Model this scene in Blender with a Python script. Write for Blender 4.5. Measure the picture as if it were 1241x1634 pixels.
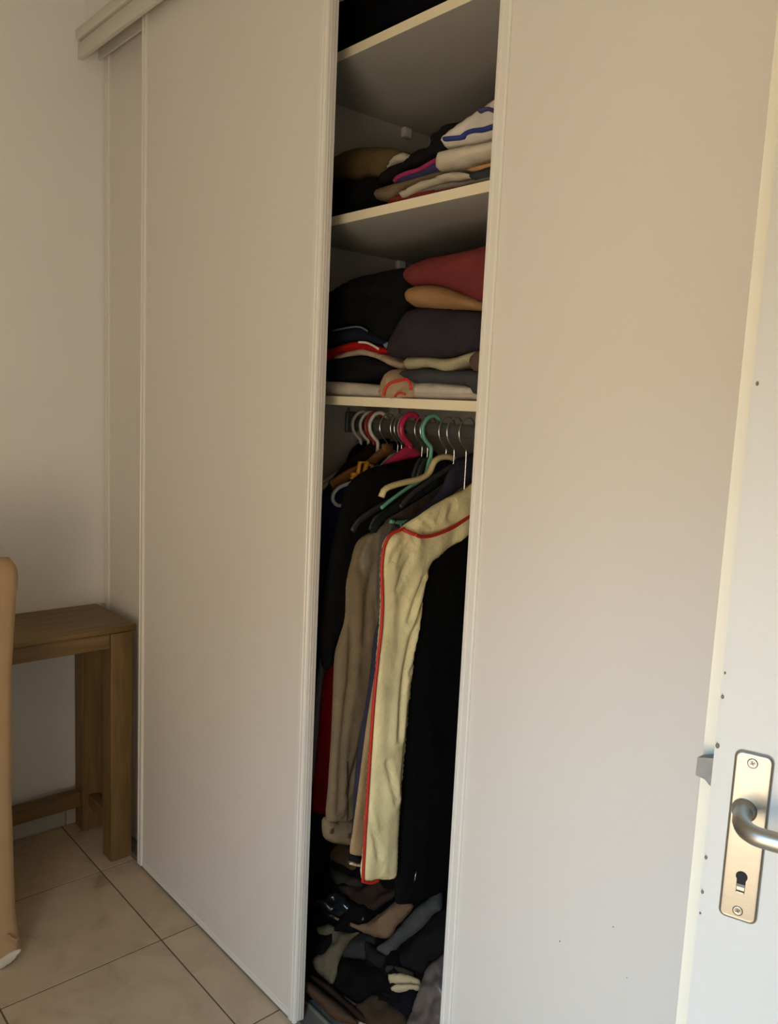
import bpy, bmesh, math, random
import numpy as np
from mathutils import Vector, Matrix, noise
from mathutils.geometry import delaunay_2d_cdt

# ------------------------------------------------------------------ scene, camera, light
scene = bpy.context.scene
COL = scene.collection
for o in list(bpy.data.objects):
    bpy.data.objects.remove(o)

FPX, YAW, PITCH, ROLL, EYE = 1291.454, 0.839694, 0.130433, 0.04595, 1.45
W, H = 1241.0, 1634.0
fwd = Vector((-math.sin(YAW)*math.cos(PITCH), math.cos(YAW)*math.cos(PITCH), -math.sin(PITCH)))
rgt0 = Vector((math.cos(YAW), math.sin(YAW), 0))
up0 = rgt0.cross(fwd)
rgt = rgt0*math.cos(ROLL) + up0*math.sin(ROLL)
upv = -rgt0*math.sin(ROLL) + up0*math.cos(ROLL)
CAM = Vector((0, 0, EYE))
cd = bpy.data.cameras.new('camera')
cd.sensor_fit = 'HORIZONTAL'; cd.sensor_width = 36.0
cd.lens = FPX*36.0/W; cd.clip_start = 0.02
cam = bpy.data.objects.new('camera', cd); COL.objects.link(cam)
cam.matrix_world = Matrix(((rgt.x, upv.x, -fwd.x, 0), (rgt.y, upv.y, -fwd.y, 0), (rgt.z, upv.z, -fwd.z, EYE), (0, 0, 0, 1)))
scene.camera = cam

scene.view_settings.view_transform = 'Standard'
scene.view_settings.look = 'None'
scene.view_settings.gamma = 1.0
scene.view_settings.use_curve_mapping = False
scene.view_settings.exposure = 0.14

world = bpy.data.worlds.new('world'); scene.world = world
world.use_nodes = True
world.node_tree.nodes['Background'].inputs[0].default_value = (0.75, 0.85, 1.0, 1)
world.node_tree.nodes['Background'].inputs[1].default_value = 0.4

def area(name, loc, direction, sx, sy, power, color, spread=180):
    l = bpy.data.lights.new(name, 'AREA'); l.shape = 'RECTANGLE'; l.size = sx; l.size_y = sy
    l.energy = power; l.color = color; l.spread = math.radians(spread)
    o = bpy.data.objects.new(name, l); COL.objects.link(o)
    o.location = loc
    o.rotation_euler = Vector(direction).to_track_quat('-Z', 'Y').to_euler()
    return o
# daylight entering the balcony window behind the camera: blue sky from above, warm sunlit terrace from below
area('window_sky_light', (0.28, -0.98, 1.72), (-0.50, 2.05, -2.35), 0.6, 0.6, 16.5, (0.27, 0.60, 1.0), 78)
area('window_terrace_light', (0.12, -0.98, 0.95), (-0.42, 1.0, 0.85), 0.65, 1.5, 29.5, (1.0, 0.81, 0.575))

# ------------------------------------------------------------------ geometry helpers
def ray(px, py):
    return fwd + rgt*((px-W/2)/FPX) - upv*((py-H/2)/FPX)
def at_y(px, py, y):
    d = ray(px, py); return CAM + d*(y/d.y)
def at_x(px, py, x):
    d = ray(px, py); return CAM + d*(x/d.x)
def at_z(px, py, z):
    d = ray(px, py); return CAM + d*((z-EYE)/d.z)
def at_plane(px, py, p0, n):
    d = ray(px, py); return CAM + d*((Vector(p0)-CAM).dot(n)/d.dot(n))

def link(name, me, mat=None, parent=None, smooth=True):
    o = bpy.data.objects.new(name, me); COL.objects.link(o)
    if mat is not None and not me.materials: me.materials.append(mat)
    if smooth:
        for p in me.polygons: p.use_smooth = True
    if parent is not None: o.parent = parent
    return o
def tag(o, label=None, cat=None, group=None, kind=None):
    if label: o['label'] = label
    if cat: o['category'] = cat
    if group: o['group'] = group
    if kind: o['kind'] = kind
    return o
def empty(name, loc, label=None, cat=None, group=None, kind=None, rz=0):
    o = bpy.data.objects.new(name, None); COL.objects.link(o)
    o.empty_display_size = 0.05
    o.location = loc; o.rotation_euler = (0, 0, rz)
    return tag(o, label, cat, group, kind)
def reparent(o, parent):
    """make o a child of parent, keeping its place (parents here are unscaled and unparented or one level deep)"""
    bpy_m = parent_world(parent).inverted()
    o.parent = parent
    o.matrix_parent_inverse = bpy_m
    return o
def parent_world(p):
    m = Matrix.LocRotScale(p.location, p.rotation_euler, p.scale)
    if p.parent is not None:
        m = parent_world(p.parent) @ p.matrix_parent_inverse @ m
    return m

def bm_box(bm, lo, hi):
    c = [(a+b)/2 for a, b in zip(lo, hi)]; s = [abs(b-a) for a, b in zip(lo, hi)]
    r = bmesh.ops.create_cube(bm, size=1.0)
    for v in r['verts']:
        v.co = Vector((v.co.x*s[0]+c[0], v.co.y*s[1]+c[1], v.co.z*s[2]+c[2]))
    return r['verts']
def box(name, lo, hi, mat, parent=None, bev=0.0, seg=2):
    bm = bmesh.new(); bm_box(bm, lo, hi)
    if bev > 0:
        bmesh.ops.bevel(bm, geom=bm.edges[:], offset=bev, segments=seg, affect='EDGES', profile=0.5)
    me = bpy.data.meshes.new(name); bm.to_mesh(me); bm.free()
    o = link(name, me, mat, None, smooth=False)
    if bev > 0:
        for p in me.polygons: p.use_smooth = p.area < 0.5*max(q.area for q in me.polygons)
    if parent is not None: reparent(o, parent)
    return o
def prism(name, pts, lo, hi, axis, mat, parent=None, bev=0.0, seg=3):
    """extrude a 2D outline along an axis ('x': pts are (y,z); 'y': pts are (x,z); 'z': pts are (x,y))"""
    def mk(p, t):
        return {'x': (t, p[0], p[1]), 'y': (p[0], t, p[1]), 'z': (p[0], p[1], t)}[axis]
    bm = bmesh.new()
    a = [bm.verts.new(mk(p, lo)) for p in pts]; b = [bm.verts.new(mk(p, hi)) for p in pts]
    bm.faces.new(a); bm.faces.new(b[::-1])
    n = len(pts)
    for i in range(n): bm.faces.new((a[i], b[i], b[(i+1) % n], a[(i+1) % n]))
    bmesh.ops.recalc_face_normals(bm, faces=bm.faces[:])
    if bev > 0: bmesh.ops.bevel(bm, geom=bm.edges[:], offset=bev, segments=seg, affect='EDGES', profile=0.5)
    me = bpy.data.meshes.new(name); bm.to_mesh(me); bm.free()
    o = link(name, me, mat, None, smooth=False)
    if bev > 0:
        mx = max(q.area for q in me.polygons)
        for p in me.polygons: p.use_smooth = p.area < 0.4*mx
    if parent is not None: reparent(o, parent)
    return o
def spline(P, closed=False, step=0.01):
    P = [Vector(p) for p in P]; n = len(P); out = []
    rng = range(n if closed else n-1)
    for i in rng:
        if closed: p0, p1, p2, p3 = P[i-1], P[i], P[(i+1) % n], P[(i+2) % n]
        else: p0, p1, p2, p3 = P[max(i-1, 0)], P[i], P[i+1], P[min(i+2, n-1)]
        # centripetal-like damping keeps the curve near its control points
        L = (p2-p1).length; k = max(1, int(L/step))
        m1 = (p2-p0)*0.5; m2 = (p3-p1)*0.5
        if m1.length > L: m1 = m1*(L/m1.length)
        if m2.length > L: m2 = m2*(L/m2.length)
        for j in range(k):
            t = j/k; t2 = t*t; t3 = t2*t
            out.append(p1*(2*t3-3*t2+1) + m1*(t3-2*t2+t) + p2*(-2*t3+3*t2) + m2*(t3-t2))
    if not closed: out.append(P[-1])
    return out
def tube(name, path, r, mat, parent=None, n=(1, 0, 0), rn=None, seg=10, smooth_path=True, step=0.006, taper=None):
    """swept tube; r = radius inside the plane normal to n, rn = radius along n"""
    P = spline(path, False, step) if smooth_path else [Vector(p) for p in path]
    rn = r if rn is None else rn
    n = Vector(n).normalized(); verts = []; faces = []; m = len(P)
    for i, p in enumerate(P):
        t = (P[min(i+1, m-1)]-P[max(i-1, 0)]).normalized()
        a = n - t*n.dot(t)
        if a.length < 1e-4: a = Vector((0, 0, 1)) - t*t.z
        a.normalize(); b = t.cross(a)
        k = 1.0 if taper is None else taper(i/(m-1))
        for j in range(seg):
            th = 2*math.pi*j/seg
            verts.append(p + a*(math.cos(th)*rn*k) + b*(math.sin(th)*r*k))
    for i in range(m-1):
        for j in range(seg):
            faces.append((i*seg+j, i*seg+(j+1) % seg, (i+1)*seg+(j+1) % seg, (i+1)*seg+j))
    faces.append(tuple(range(seg))[::-1]); faces.append(tuple((m-1)*seg+j for j in range(seg)))
    me = bpy.data.meshes.new(name); me.from_pydata(verts, [], faces); me.update()
    o = link(name, me, mat)
    if parent is not None: reparent(o, parent)
    return o
def lathe(name, prof, mat, parent=None, seg=24, M=None):
    """prof: list of (radius, height) turned about local z, then moved by M"""
    verts = []; faces = []; k = len(prof)
    for j in range(seg):
        th = 2*math.pi*j/seg
        for (r, z) in prof: verts.append(Vector((r*math.cos(th), r*math.sin(th), z)))
    for j in range(seg):
        for i in range(k-1):
            faces.append((j*k+i, ((j+1) % seg)*k+i, ((j+1) % seg)*k+i+1, j*k+i+1))
    if M is not None: verts = [M @ v for v in verts]
    me = bpy.data.meshes.new(name); me.from_pydata(verts, [], faces); me.update()
    o = link(name, me, mat)
    if parent is not None: reparent(o, parent)
    return o

def cloth(name, pts, n, mat, parent=None, thick=0.02, r=0.02, fold=(0.006, 14, 2.5), fine=0.0015,
          seed=0, depth=None, res=0.011, crisp=False, crease=(0.004, 8, 0.35, 0.35), lines=()):
    """A padded, folded piece of cloth: closed outline pts (3D, near one plane with normal n, n towards the viewer side),
    swollen by thick; with depth it is a folded bundle that goes depth back from its front."""
    n = Vector(n).normalized(); pts = [Vector(p) for p in pts]
    O = sum(pts, Vector())/len(pts)
    ref = Vector((0, 0, 1)) if abs(n.z) < 0.8 else Vector((0, 1, 0))
    V = (ref - n*ref.dot(n)).normalized(); U = V.cross(n)
    loop = spline(pts, True, res) if not crisp else [p for a, b in zip(pts, pts[1:]+pts[:1]) for p in [a.lerp(b, t/max(1, int((b-a).length/res))) for t in range(max(1, int((b-a).length/res)))]]
    B = np.array([((p-O).dot(U), (p-O).dot(V)) for p in loop])
    area2 = np.sum(B[:, 0]*np.roll(B[:, 1], -1)-np.roll(B[:, 0], -1)*B[:, 1])
    if area2 < 0: B = B[::-1].copy()
    A2 = np.roll(B, -1, axis=0)
    def dist(Q):
        d = A2-B; L2 = np.maximum((d**2).sum(1), 1e-12)
        t = np.clip(((Q[:, None, :]-B[None])*d[None]).sum(2)/L2[None], 0, 1)
        pr = B[None]+t[..., None]*d[None]
        return np.sqrt(((Q[:, None, :]-pr)**2).sum(2)).min(1)
    def inside(Q):
        x, y = Q[:, 0][:, None], Q[:, 1][:, None]
        x1, y1, x2, y2 = B[:, 0], B[:, 1], A2[:, 0], A2[:, 1]
        c = ((y1 > y) != (y2 > y)) & (x < (x2-x1)*(y-y1)/np.where(abs(y2-y1) < 1e-12, 1e-12, y2-y1)+x1)
        return c.sum(1) % 2 == 1
    lo, hi = B.min(0), B.max(0)
    gx, gy = np.meshgrid(np.arange(lo[0], hi[0], res), np.arange(lo[1], hi[1], res*0.9))
    gx[1::2] += res/2
    G = np.stack([gx.ravel(), gy.ravel()], 1)
    G = G[inside(G)]
    if len(G): G = G[dist(G) > res*0.45]
    vin = [Vector(p) for p in B] + [Vector(p) for p in G]
    nb = len(B)
    vo, eo, fo, _, _, _ = delaunay_2d_cdt(vin, [(i, (i+1) % nb) for i in range(nb)], [list(range(nb))], 1, 1e-6)
    Q = np.array([(v.x, v.y) for v in vo]); D = dist(Q)
    off = Vector((seed*7.31+1.7, seed*3.17, seed*1.93))
    amp, fu, fv = fold
    L2D = [([((p-O).dot(U), (p-O).dot(V)) for p in pl_], dep, wid) for pl_, dep, wid in lines]
    def seg_d(x, y, a_, b_):
        dx, dy = b_[0]-a_[0], b_[1]-a_[1]; t = max(0, min(1, ((x-a_[0])*dx+(y-a_[1])*dy)/max(1e-12, dx*dx+dy*dy)))
        return math.hypot(x-a_[0]-t*dx, y-a_[1]-t*dy)
    front = []; back = []; bnd = []
    for (u, v), d in zip(Q, D):
        m = amp*noise.noise(off + Vector((u*fu, v*fv, 0))) + 0.5*amp*noise.noise(off + Vector((u*fu*2.1+5, v*fv*2.1, 3)))
        ca, cf, casp, csk = crease
        rn_ = noise.noise(off + Vector(((u+v*csk)*cf, (v-u*csk)*cf*casp, 5.5)))
        m += ca*(1-2.6*abs(rn_))*min(1.0, d/(1.5*r))
        for (pl_, dep, wid) in L2D:
            dd = min(seg_d(u, v, a_, b_) for a_, b_ in zip(pl_, pl_[1:]))
            m += dep*(-math.exp(-(dd/wid)**2) + 0.45*math.exp(-((dd-2.2*wid)/(1.3*wid))**2))*min(1.0, d/0.012)
        fr = fine*noise.noise(off + Vector((u*55, v*55, 9)))*min(1.0, d/r)
        e = 1-min(d/r, 1.0); h = 0.5*thick*math.sqrt(max(0, 1-e*e))
        P = O + U*float(u) + V*float(v)
        bnd.append(d < 1e-5)
        front.append(P + n*(m + h + (0 if d < 1e-5 else fr)))
        back.append(P + n*(m - h))
    verts = list(front); N = len(front); faces = []
    tri = []
    for f in fo:
        a2 = sum(Q[f[i]][0]*Q[f[(i+1) % len(f)]][1]-Q[f[(i+1) % len(f)]][0]*Q[f[i]][1] for i in range(len(f)))
        tri.append(tuple(f) if a2 > 0 else tuple(f[::-1]))
    faces += tri
    if depth is None:
        mp = {}
        for i in range(N):
            if bnd[i]: mp[i] = i
            else: mp[i] = len(verts); verts.append(back[i])
        for f in tri: faces.append(tuple(mp[i] for i in f[::-1]))
    else:
        mp = {}
        for i in range(N):
            if bnd[i]:
                pass
        cnt = {}
        for f in tri:
            for i in range(len(f)):
                e = (f[i], f[(i+1) % len(f)]); cnt[e] = 1
        edges = [e for e in cnt if (e[1], e[0]) not in cnt]
        rings = [0.33, 0.66, 1.0]; prev = {i: i for e in edges for i in e}
        for t in rings:
            cur = {}
            for i in prev:
                w = 0.004*noise.noise(off + Vector((Q[i][0]*25, Q[i][1]*25, t*4)))
                verts.append(front[i] - n*(depth*t) + (U+V)*w); cur[i] = len(verts)-1
            for (a, b) in edges: faces.append((prev[b], prev[a], cur[a], cur[b]))
            prev = cur
        for i in range(N):
            if i not in prev:
                verts.append(front[i] - n*depth); prev[i] = len(verts)-1
        for f in tri: faces.append(tuple(prev[i] for i in f[::-1]))
    me = bpy.data.meshes.new(name); me.from_pydata(verts, [], faces); me.update()
    o = link(name, me, mat)
    if parent is not None: reparent(o, parent)
    return o

# ------------------------------------------------------------------ materials
def newmat(name):
    m = bpy.data.materials.new(name); m.use_nodes = True
    nt = m.node_tree; b = nt.nodes['Principled BSDF']
    return m, nt, b
def surf(name, color, rough=0.6, metal=0.0, var=0.06, scale=6.0, bump=0.0, bscale=120.0, stretch=(1, 1, 1), spec=0.5, color2=None, sheen=0.0, trans=0.0, alpha=1.0, detail=4.0, coat=0.0):
    m, nt, b = newmat(name)
    tc = nt.nodes.new('ShaderNodeTexCoord'); mp = nt.nodes.new('ShaderNodeMapping')
    mp.inputs['Scale'].default_value = stretch
    nt.links.new(tc.outputs['Object'], mp.inputs['Vector'])
    nz = nt.nodes.new('ShaderNodeTexNoise'); nz.inputs['Scale'].default_value = scale; nz.inputs['Detail'].default_value = detail
    nt.links.new(mp.outputs[0], nz.inputs['Vector'])
    cr = nt.nodes.new('ShaderNodeValToRGB')
    c2 = color2 if color2 else tuple(min(1, c*(1+var)) for c in color); c1 = color if color2 else tuple(c*(1-var) for c in color)
    cr.color_ramp.elements[0].position = 0.3; cr.color_ramp.elements[1].position = 0.7
    cr.color_ramp.elements[0].color = (*c1, 1); cr.color_ramp.elements[1].color = (*c2, 1)
    nt.links.new(nz.outputs['Fac'], cr.inputs[0]); nt.links.new(cr.outputs[0], b.inputs['Base Color'])
    b.inputs['Roughness'].default_value = rough; b.inputs['Metallic'].default_value = metal
    b.inputs['Specular IOR Level'].default_value = spec
    b.inputs['Sheen Weight'].default_value = sheen
    b.inputs['Coat Weight'].default_value = coat
    b.inputs['Transmission Weight'].default_value = trans
    b.inputs['Alpha'].default_value = alpha
    if bump > 0:
        n2 = nt.nodes.new('ShaderNodeTexNoise'); n2.inputs['Scale'].default_value = bscale; n2.inputs['Detail'].default_value = 3
        nt.links.new(mp.outputs[0], n2.inputs['Vector'])
        bp = nt.nodes.new('ShaderNodeBump'); bp.inputs['Strength'].default_value = bump; bp.inputs['Distance'].default_value = 0.002
        nt.links.new(n2.outputs['Fac'], bp.inputs['Height']); nt.links.new(bp.outputs[0], b.inputs['Normal'])
    return m
_fab = {}
def fab(color, var=0.12):
    key = tuple(color)
    if key not in _fab:
        m = surf('fabric_%02d' % len(_fab), color, rough=0.95, var=var, scale=14, bump=0.35, bscale=420, spec=0.08)
        nt = m.node_tree; b = nt.nodes['Principled BSDF']; tc = nt.nodes['Texture Coordinate']
        w = nt.nodes.new('ShaderNodeTexNoise'); w.inputs['Scale'].default_value = 26; w.inputs['Detail'].default_value = 3; w.inputs['Distortion'].default_value = 0.8
        nt.links.new(tc.outputs['Object'], w.inputs['Vector'])
        bp = nt.nodes.new('ShaderNodeBump'); bp.inputs['Strength'].default_value = 0.45; bp.inputs['Distance'].default_value = 0.008
        nt.links.new(w.outputs['Fac'], bp.inputs['Height'])
        old = b.inputs['Normal'].links[0].from_node
        nt.links.new(old.outputs[0], bp.inputs['Normal']); nt.links.new(bp.outputs[0], b.inputs['Normal'])
        _fab[key] = m
    return _fab[key]
M = {}
M['wall'] = surf('painted_plaster', (0.84, 0.82, 0.78), 0.85, var=0.015, scale=3, bump=0.12, bscale=90, spec=0.2)
M['ceiling'] = surf('ceiling_paint', (0.74, 0.70, 0.62), 0.9, var=0.015, scale=3, bump=0.1, bscale=90, spec=0.2)
M['laminate'] = surf('door_laminate', (0.75, 0.70, 0.635), 0.5, var=0.012, scale=4, bump=0.05, bscale=260, stretch=(1, 1, 0.15), spec=0.35)
M['profile'] = surf('white_enamel_profile', (0.775, 0.735, 0.665), 0.35, var=0.015, scale=5, spec=0.5)
M['track'] = surf('cream_enamel_track', (0.70, 0.66, 0.575), 0.4, var=0.02, scale=5, spec=0.5)
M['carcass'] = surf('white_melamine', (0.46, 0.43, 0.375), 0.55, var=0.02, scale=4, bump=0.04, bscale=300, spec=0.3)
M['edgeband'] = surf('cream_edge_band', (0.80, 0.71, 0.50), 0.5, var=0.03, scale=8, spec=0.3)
M['chrome'] = surf('bright_steel_wire', (0.75, 0.74, 0.72), 0.22, 1.0, var=0.02)
M['steel'] = surf('grey_steel_rail', (0.16, 0.16, 0.15), 0.45, 0.6, var=0.15, scale=30)
M['nickel'] = surf('brushed_nickel', (0.41, 0.385, 0.335), 0.42, 1.0, var=0.03, scale=40, bump=0.03, bscale=300, stretch=(1, 1, 8))
M['lock'] = surf('dark_lock_steel', (0.16, 0.17, 0.18), 0.5, 0.5, var=0.2, scale=60)
M['black'] = surf('keyhole_black', (0.01, 0.01, 0.01), 0.8)
M['doorpaint'] = surf('door_white_paint', (0.60, 0.585, 0.54), 0.45, var=0.012, scale=3, bump=0.06, bscale=60, spec=0.4)
M['liptone'] = surf('door_rebate_cream_paint', (0.74, 0.70, 0.57), 0.5, var=0.02, scale=6, spec=0.4)
M['chip'] = surf('paint_chip_brown', (0.20, 0.15, 0.10), 0.8)
M['floor_rail'] = surf('dull_aluminium_rail', (0.20, 0.19, 0.15), 0.5, 0.3, var=0.15, scale=20)
M['grout'] = surf('tile_grout', (0.13, 0.10, 0.06), 0.95, var=0.1, scale=40)
M['plinth'] = surf('plinth_tile_glaze', (0.52, 0.49, 0.42), 0.35, var=0.06, scale=9)
M['glass'] = surf('window_glass', (0.95, 0.97, 0.97), 0.03, var=0.0, trans=1.0)
M['plastic_clear'] = surf('clear_film', (0.45, 0.43, 0.40), 0.10, var=0.02, alpha=0.10, spec=1.0, bump=1.0, bscale=30)
M['film_grey'] = surf('grey_translucent_film', (0.15, 0.118, 0.10), 0.3, var=0.1, alpha=0.75, spec=0.7)

def tile_mat():
    m, nt, b = newmat('beige_marbled_tile')
    tc = nt.nodes.new('ShaderNodeTexCoord'); oi = nt.nodes.new('ShaderNodeObjectInfo')
    add = nt.nodes.new('ShaderNodeVectorMath'); add.operation = 'MULTIPLY_ADD'
    comb = nt.nodes.new('ShaderNodeCombineXYZ')
    for k in range(2): nt.links.new(oi.outputs['Random'], comb.inputs[k])
    nt.links.new(comb.outputs[0], add.inputs[0]); add.inputs[1].default_value = (13, 7, 3)
    nt.links.new(tc.outputs['Object'], add.inputs[2])
    n1 = nt.nodes.new('ShaderNodeTexNoise'); n1.inputs['Scale'].default_value = 7; n1.inputs['Detail'].default_value = 7; n1.inputs['Roughness'].default_value = 0.62; n1.inputs['Distortion'].default_value = 0.6
    nt.links.new(add.outputs[0], n1.inputs['Vector'])
    cr = nt.nodes.new('ShaderNodeValToRGB'); e = cr.color_ramp.elements
    e[0].position = 0.30; e[0].color = (0.335, 0.256, 0.165, 1); e[1].position = 0.52; e[1].color = (0.53, 0.415, 0.28, 1)
    x = e.new(0.40); x.color = (0.47, 0.362, 0.24, 1); x = e.new(0.75); x.color = (0.585, 0.465, 0.32, 1)
    nt.links.new(n1.outputs['Fac'], cr.inputs[0]); nt.links.new(cr.outputs[0], b.inputs['Base Color'])
    b.inputs['Roughness'].default_value = 0.42; b.inputs['Specular IOR Level'].default_value = 0.35
    return m
M['tile'] = tile_mat()
def wood(name, c1, c2, along, rough=0.5):
    m, nt, b = newmat(name)
    tc = nt.nodes.new('ShaderNodeTexCoord'); mp = nt.nodes.new('ShaderNodeMapping')
    sc = [26, 26, 26]; sc['xyz'.index(along)] = 2.2; mp.inputs['Scale'].default_value = sc
    nt.links.new(tc.outputs['Object'], mp.inputs[0])
    n1 = nt.nodes.new('ShaderNodeTexNoise'); n1.inputs['Scale'].default_value = 1.3; n1.inputs['Detail'].default_value = 6; n1.inputs['Distortion'].default_value = 1.2
    nt.links.new(mp.outputs[0], n1.inputs['Vector'])
    cr = nt.nodes.new('ShaderNodeValToRGB'); cr.color_ramp.elements[0].position = 0.3; cr.color_ramp.elements[1].position = 0.72
    cr.color_ramp.elements[0].color = (*c1, 1); cr.color_ramp.elements[1].color = (*c2, 1)
    nt.links.new(n1.outputs['Fac'], cr.inputs[0]); nt.links.new(cr.outputs[0], b.inputs['Base Color'])
    bp = nt.nodes.new('ShaderNodeBump'); bp.inputs['Strength'].default_value = 0.12; bp.inputs['Distance'].default_value = 0.002
    nt.links.new(n1.outputs['Fac'], bp.inputs['Height']); nt.links.new(bp.outputs[0], b.inputs['Normal'])
    b.inputs['Roughness'].default_value = rough
    return m
WC = ((0.135, 0.078, 0.026), (0.225, 0.138, 0.052))
M['wood_y'] = wood('stained_wood_lengthwise', *WC, 'y'); M['wood_z'] = wood('stained_wood_upright', *WC, 'z'); M['wood_x'] = wood('stained_wood_crosswise', *WC, 'x')
M['hanger_wood'] = wood('varnished_brown_hanger', (0.16, 0.065, 0.018), (0.24, 0.11, 0.035), 'y', 0.4)
def plastic(name, c, rough=0.4): return surf(name, c, rough, var=0.03, scale=10, spec=0.5)
M['pl_white'] = plastic('white_plastic', (0.62, 0.59, 0.52)); M['pl_red'] = plastic('red_plastic', (0.30, 0.02, 0.02))
M['pl_magenta'] = plastic('magenta_plastic', (0.48, 0.022, 0.075), 0.35); M['pl_mint'] = plastic('mint_plastic', (0.16, 0.46, 0.33), 0.4)
M['pl_cream'] = plastic('cream_plastic', (0.66, 0.54, 0.28), 0.4); M['pl_dark'] = plastic('charcoal_plastic', (0.025, 0.025, 0.028), 0.45)
M['pl_yellow'] = plastic('ochre_plastic', (0.60, 0.30, 0.03), 0.4); M['pl_grey'] = plastic('pale_grey_plastic', (0.36, 0.36, 0.38), 0.4)
M['red_trim'] = surf('red_piping', (0.52, 0.025, 0.015), 0.6, var=0.05, scale=40)
M['chair_cloth'] = surf('camel_slipcover', (0.41, 0.275, 0.155), 0.85, var=0.04, scale=8, bump=0.2, bscale=350, spec=0.2)
M['white_cloth'] = fab((0.62, 0.57, 0.48))

# ------------------------------------------------------------------ the setting
XW, YB, XR, ZC = -2.61, -1.08, 0.42, 2.63       # left wall, back wall, right wall, ceiling
fl = box('floor', (XW-0.1, YB-0.1, -0.06), (1.55, 1.70, -0.0012), M['grout']); tag(fl, kind='structure')
tx0, ty0, TS, JT = -1.865, 0.516, 0.4065, 0.0042
def tile_mesh(sx, sy):
    bm = bmesh.new(); bm_box(bm, (-sx/2, -sy/2, -0.008), (sx/2, sy/2, 0))
    top = [e for e in bm.edges if all(v.co.z > -0.001 for v in e.verts)]
    bmesh.ops.bevel(bm, geom=top, offset=0.0006, segments=1, affect='EDGES')
    me = bpy.data.meshes.new('tile'); bm.to_mesh(me); bm.free(); me.materials.append(M['tile'])
    return me
cache = {}
for i in range(-3, 7):
    for j in range(-7, 3):
        x0 = max(XW, tx0+i*TS); x1 = min(XR+0.10, tx0+(i+1)*TS); y0 = max(YB, ty0+j*TS); y1 = min(1.115, ty0+(j+1)*TS)
        if x1-x0 < 0.03 or y1-y0 < 0.03: continue
        sx, sy = round(x1-x0-JT, 4), round(y1-y0-JT, 4)
        if (sx, sy) not in cache: cache[(sx, sy)] = tile_mesh(sx, sy)
        t = link('tile', cache[(sx, sy)], None, None, smooth=False); t.location = ((x0+x1)/2, (y0+y1)/2, 0)
        reparent(t, fl)
tag(box('ceiling', (XW-0.1, YB-0.1, ZC), (1.55, 1.70, ZC+0.08), M['ceiling']), kind='structure')
tag(box('wall_left', (XW-0.1, YB-0.1, -0.02), (XW, 1.70, ZC), M['wall']), kind='structure')
tag(box('wall_front', (XW, 1.62, -0.02), (1.55, 1.70, ZC), M['wall']), kind='structure')
tag(box('wall_bulkhead', (XW, 1.012, 2.535), (-0.13, 1.62, ZC), M['wall']), kind='structure')
tag(box('wall_return', (-0.13, 1.16, -0.02), (XR, 1.62, ZC), M['wall']), kind='structure')
# right wall with its doorway
def wall_mesh(name, boxes, mat):
    bm = bmesh.new()
    for lo, hi in boxes: bm_box(bm, lo, hi)
    me = bpy.data.meshes.new(name); bm.to_mesh(me); bm.free()
    return tag(link(name, me, mat, None, smooth=False), kind='structure')
DY0, DY1, DZ = 0.255, 1.115, 2.06
wall_mesh('wall_right', [((XR, YB, -0.02), (XR+0.1, DY0, ZC)), ((XR, DY1, -0.02), (XR+0.1, 1.62, ZC)), ((XR, DY0, DZ), (XR+0.1, DY1, ZC))], M['wall'])
tag(box('wall_hall', (1.47, YB, -0.02), (1.55, 1.62, ZC), M['wall']), kind='structure')
WX0, WX1, WZ = -0.55, 0.38, 2.15
wall_mesh('wall_back', [((XW, YB-0.1, -0.02), (WX0, YB, ZC)), ((WX1, YB-0.1, -0.02), (1.55, YB, ZC)), ((WX0, YB-0.1, WZ), (WX1, YB, ZC))], M['wall'])
win = empty('window_1', ((WX0+WX1)/2, YB-0.05, 0), kind='structure')
for a, b in (((WX0, YB-0.08, 0), (WX0+0.06, YB-0.02, WZ)), ((WX1-0.06, YB-0.08, 0), (WX1, YB-0.02, WZ)), ((WX0+0.06, YB-0.08, WZ-0.06), (WX1-0.06, YB-0.02, WZ)),
             ((WX0+0.06, YB-0.08, 0), (WX1-0.06, YB-0.02, 0.10)), (((WX0+WX1)/2-0.04, YB-0.08, 0.10), ((WX0+WX1)/2+0.04, YB-0.02, WZ-0.06))):
    box('window_frame', a, b, M['profile'], win, 0.006)
for a, b in ((WX0+0.06, (WX0+WX1)/2-0.04), ((WX0+WX1)/2+0.04, WX1-0.06)):
    box('pane', (a, YB-0.056, 0.10), (b, YB-0.05, WZ-0.06), M['glass'], win)
# door frame of the doorway
fr = empty('trim_1', (XR+0.05, (DY0+DY1)/2, 0), kind='structure')
for a, b in (((XR-0.005, DY0-0.0, 0), (XR+0.105, DY0+0.035, DZ)), ((XR-0.005, DY1-0.018, 0), (XR+0.105, DY1, DZ)), ((XR-0.005, DY0+0.035, DZ-0.03), (XR+0.105, DY1-0.018, DZ))):
    box('door_jamb', a, b, M['doorpaint'], fr, 0.004)
# tiled plinth along the left wall
bb = empty('baseboard_left', (XW, 0.5, 0), kind='structure')
yb = at_x(105, 1310, XW+0.009).y
k = -6
while True:
    a = yb+k*0.40; b = a+0.40; k += 1
    if a > 1.06: break
    a2, b2 = max(a, YB)+0.0015, min(b, 1.065)-0.0015
    if b2-a2 < 0.02: continue
    box('plinth_tile', (XW, a2, 0), (XW+0.009, b2, 0.072), M['plinth'], bb, 0.002)

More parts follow.
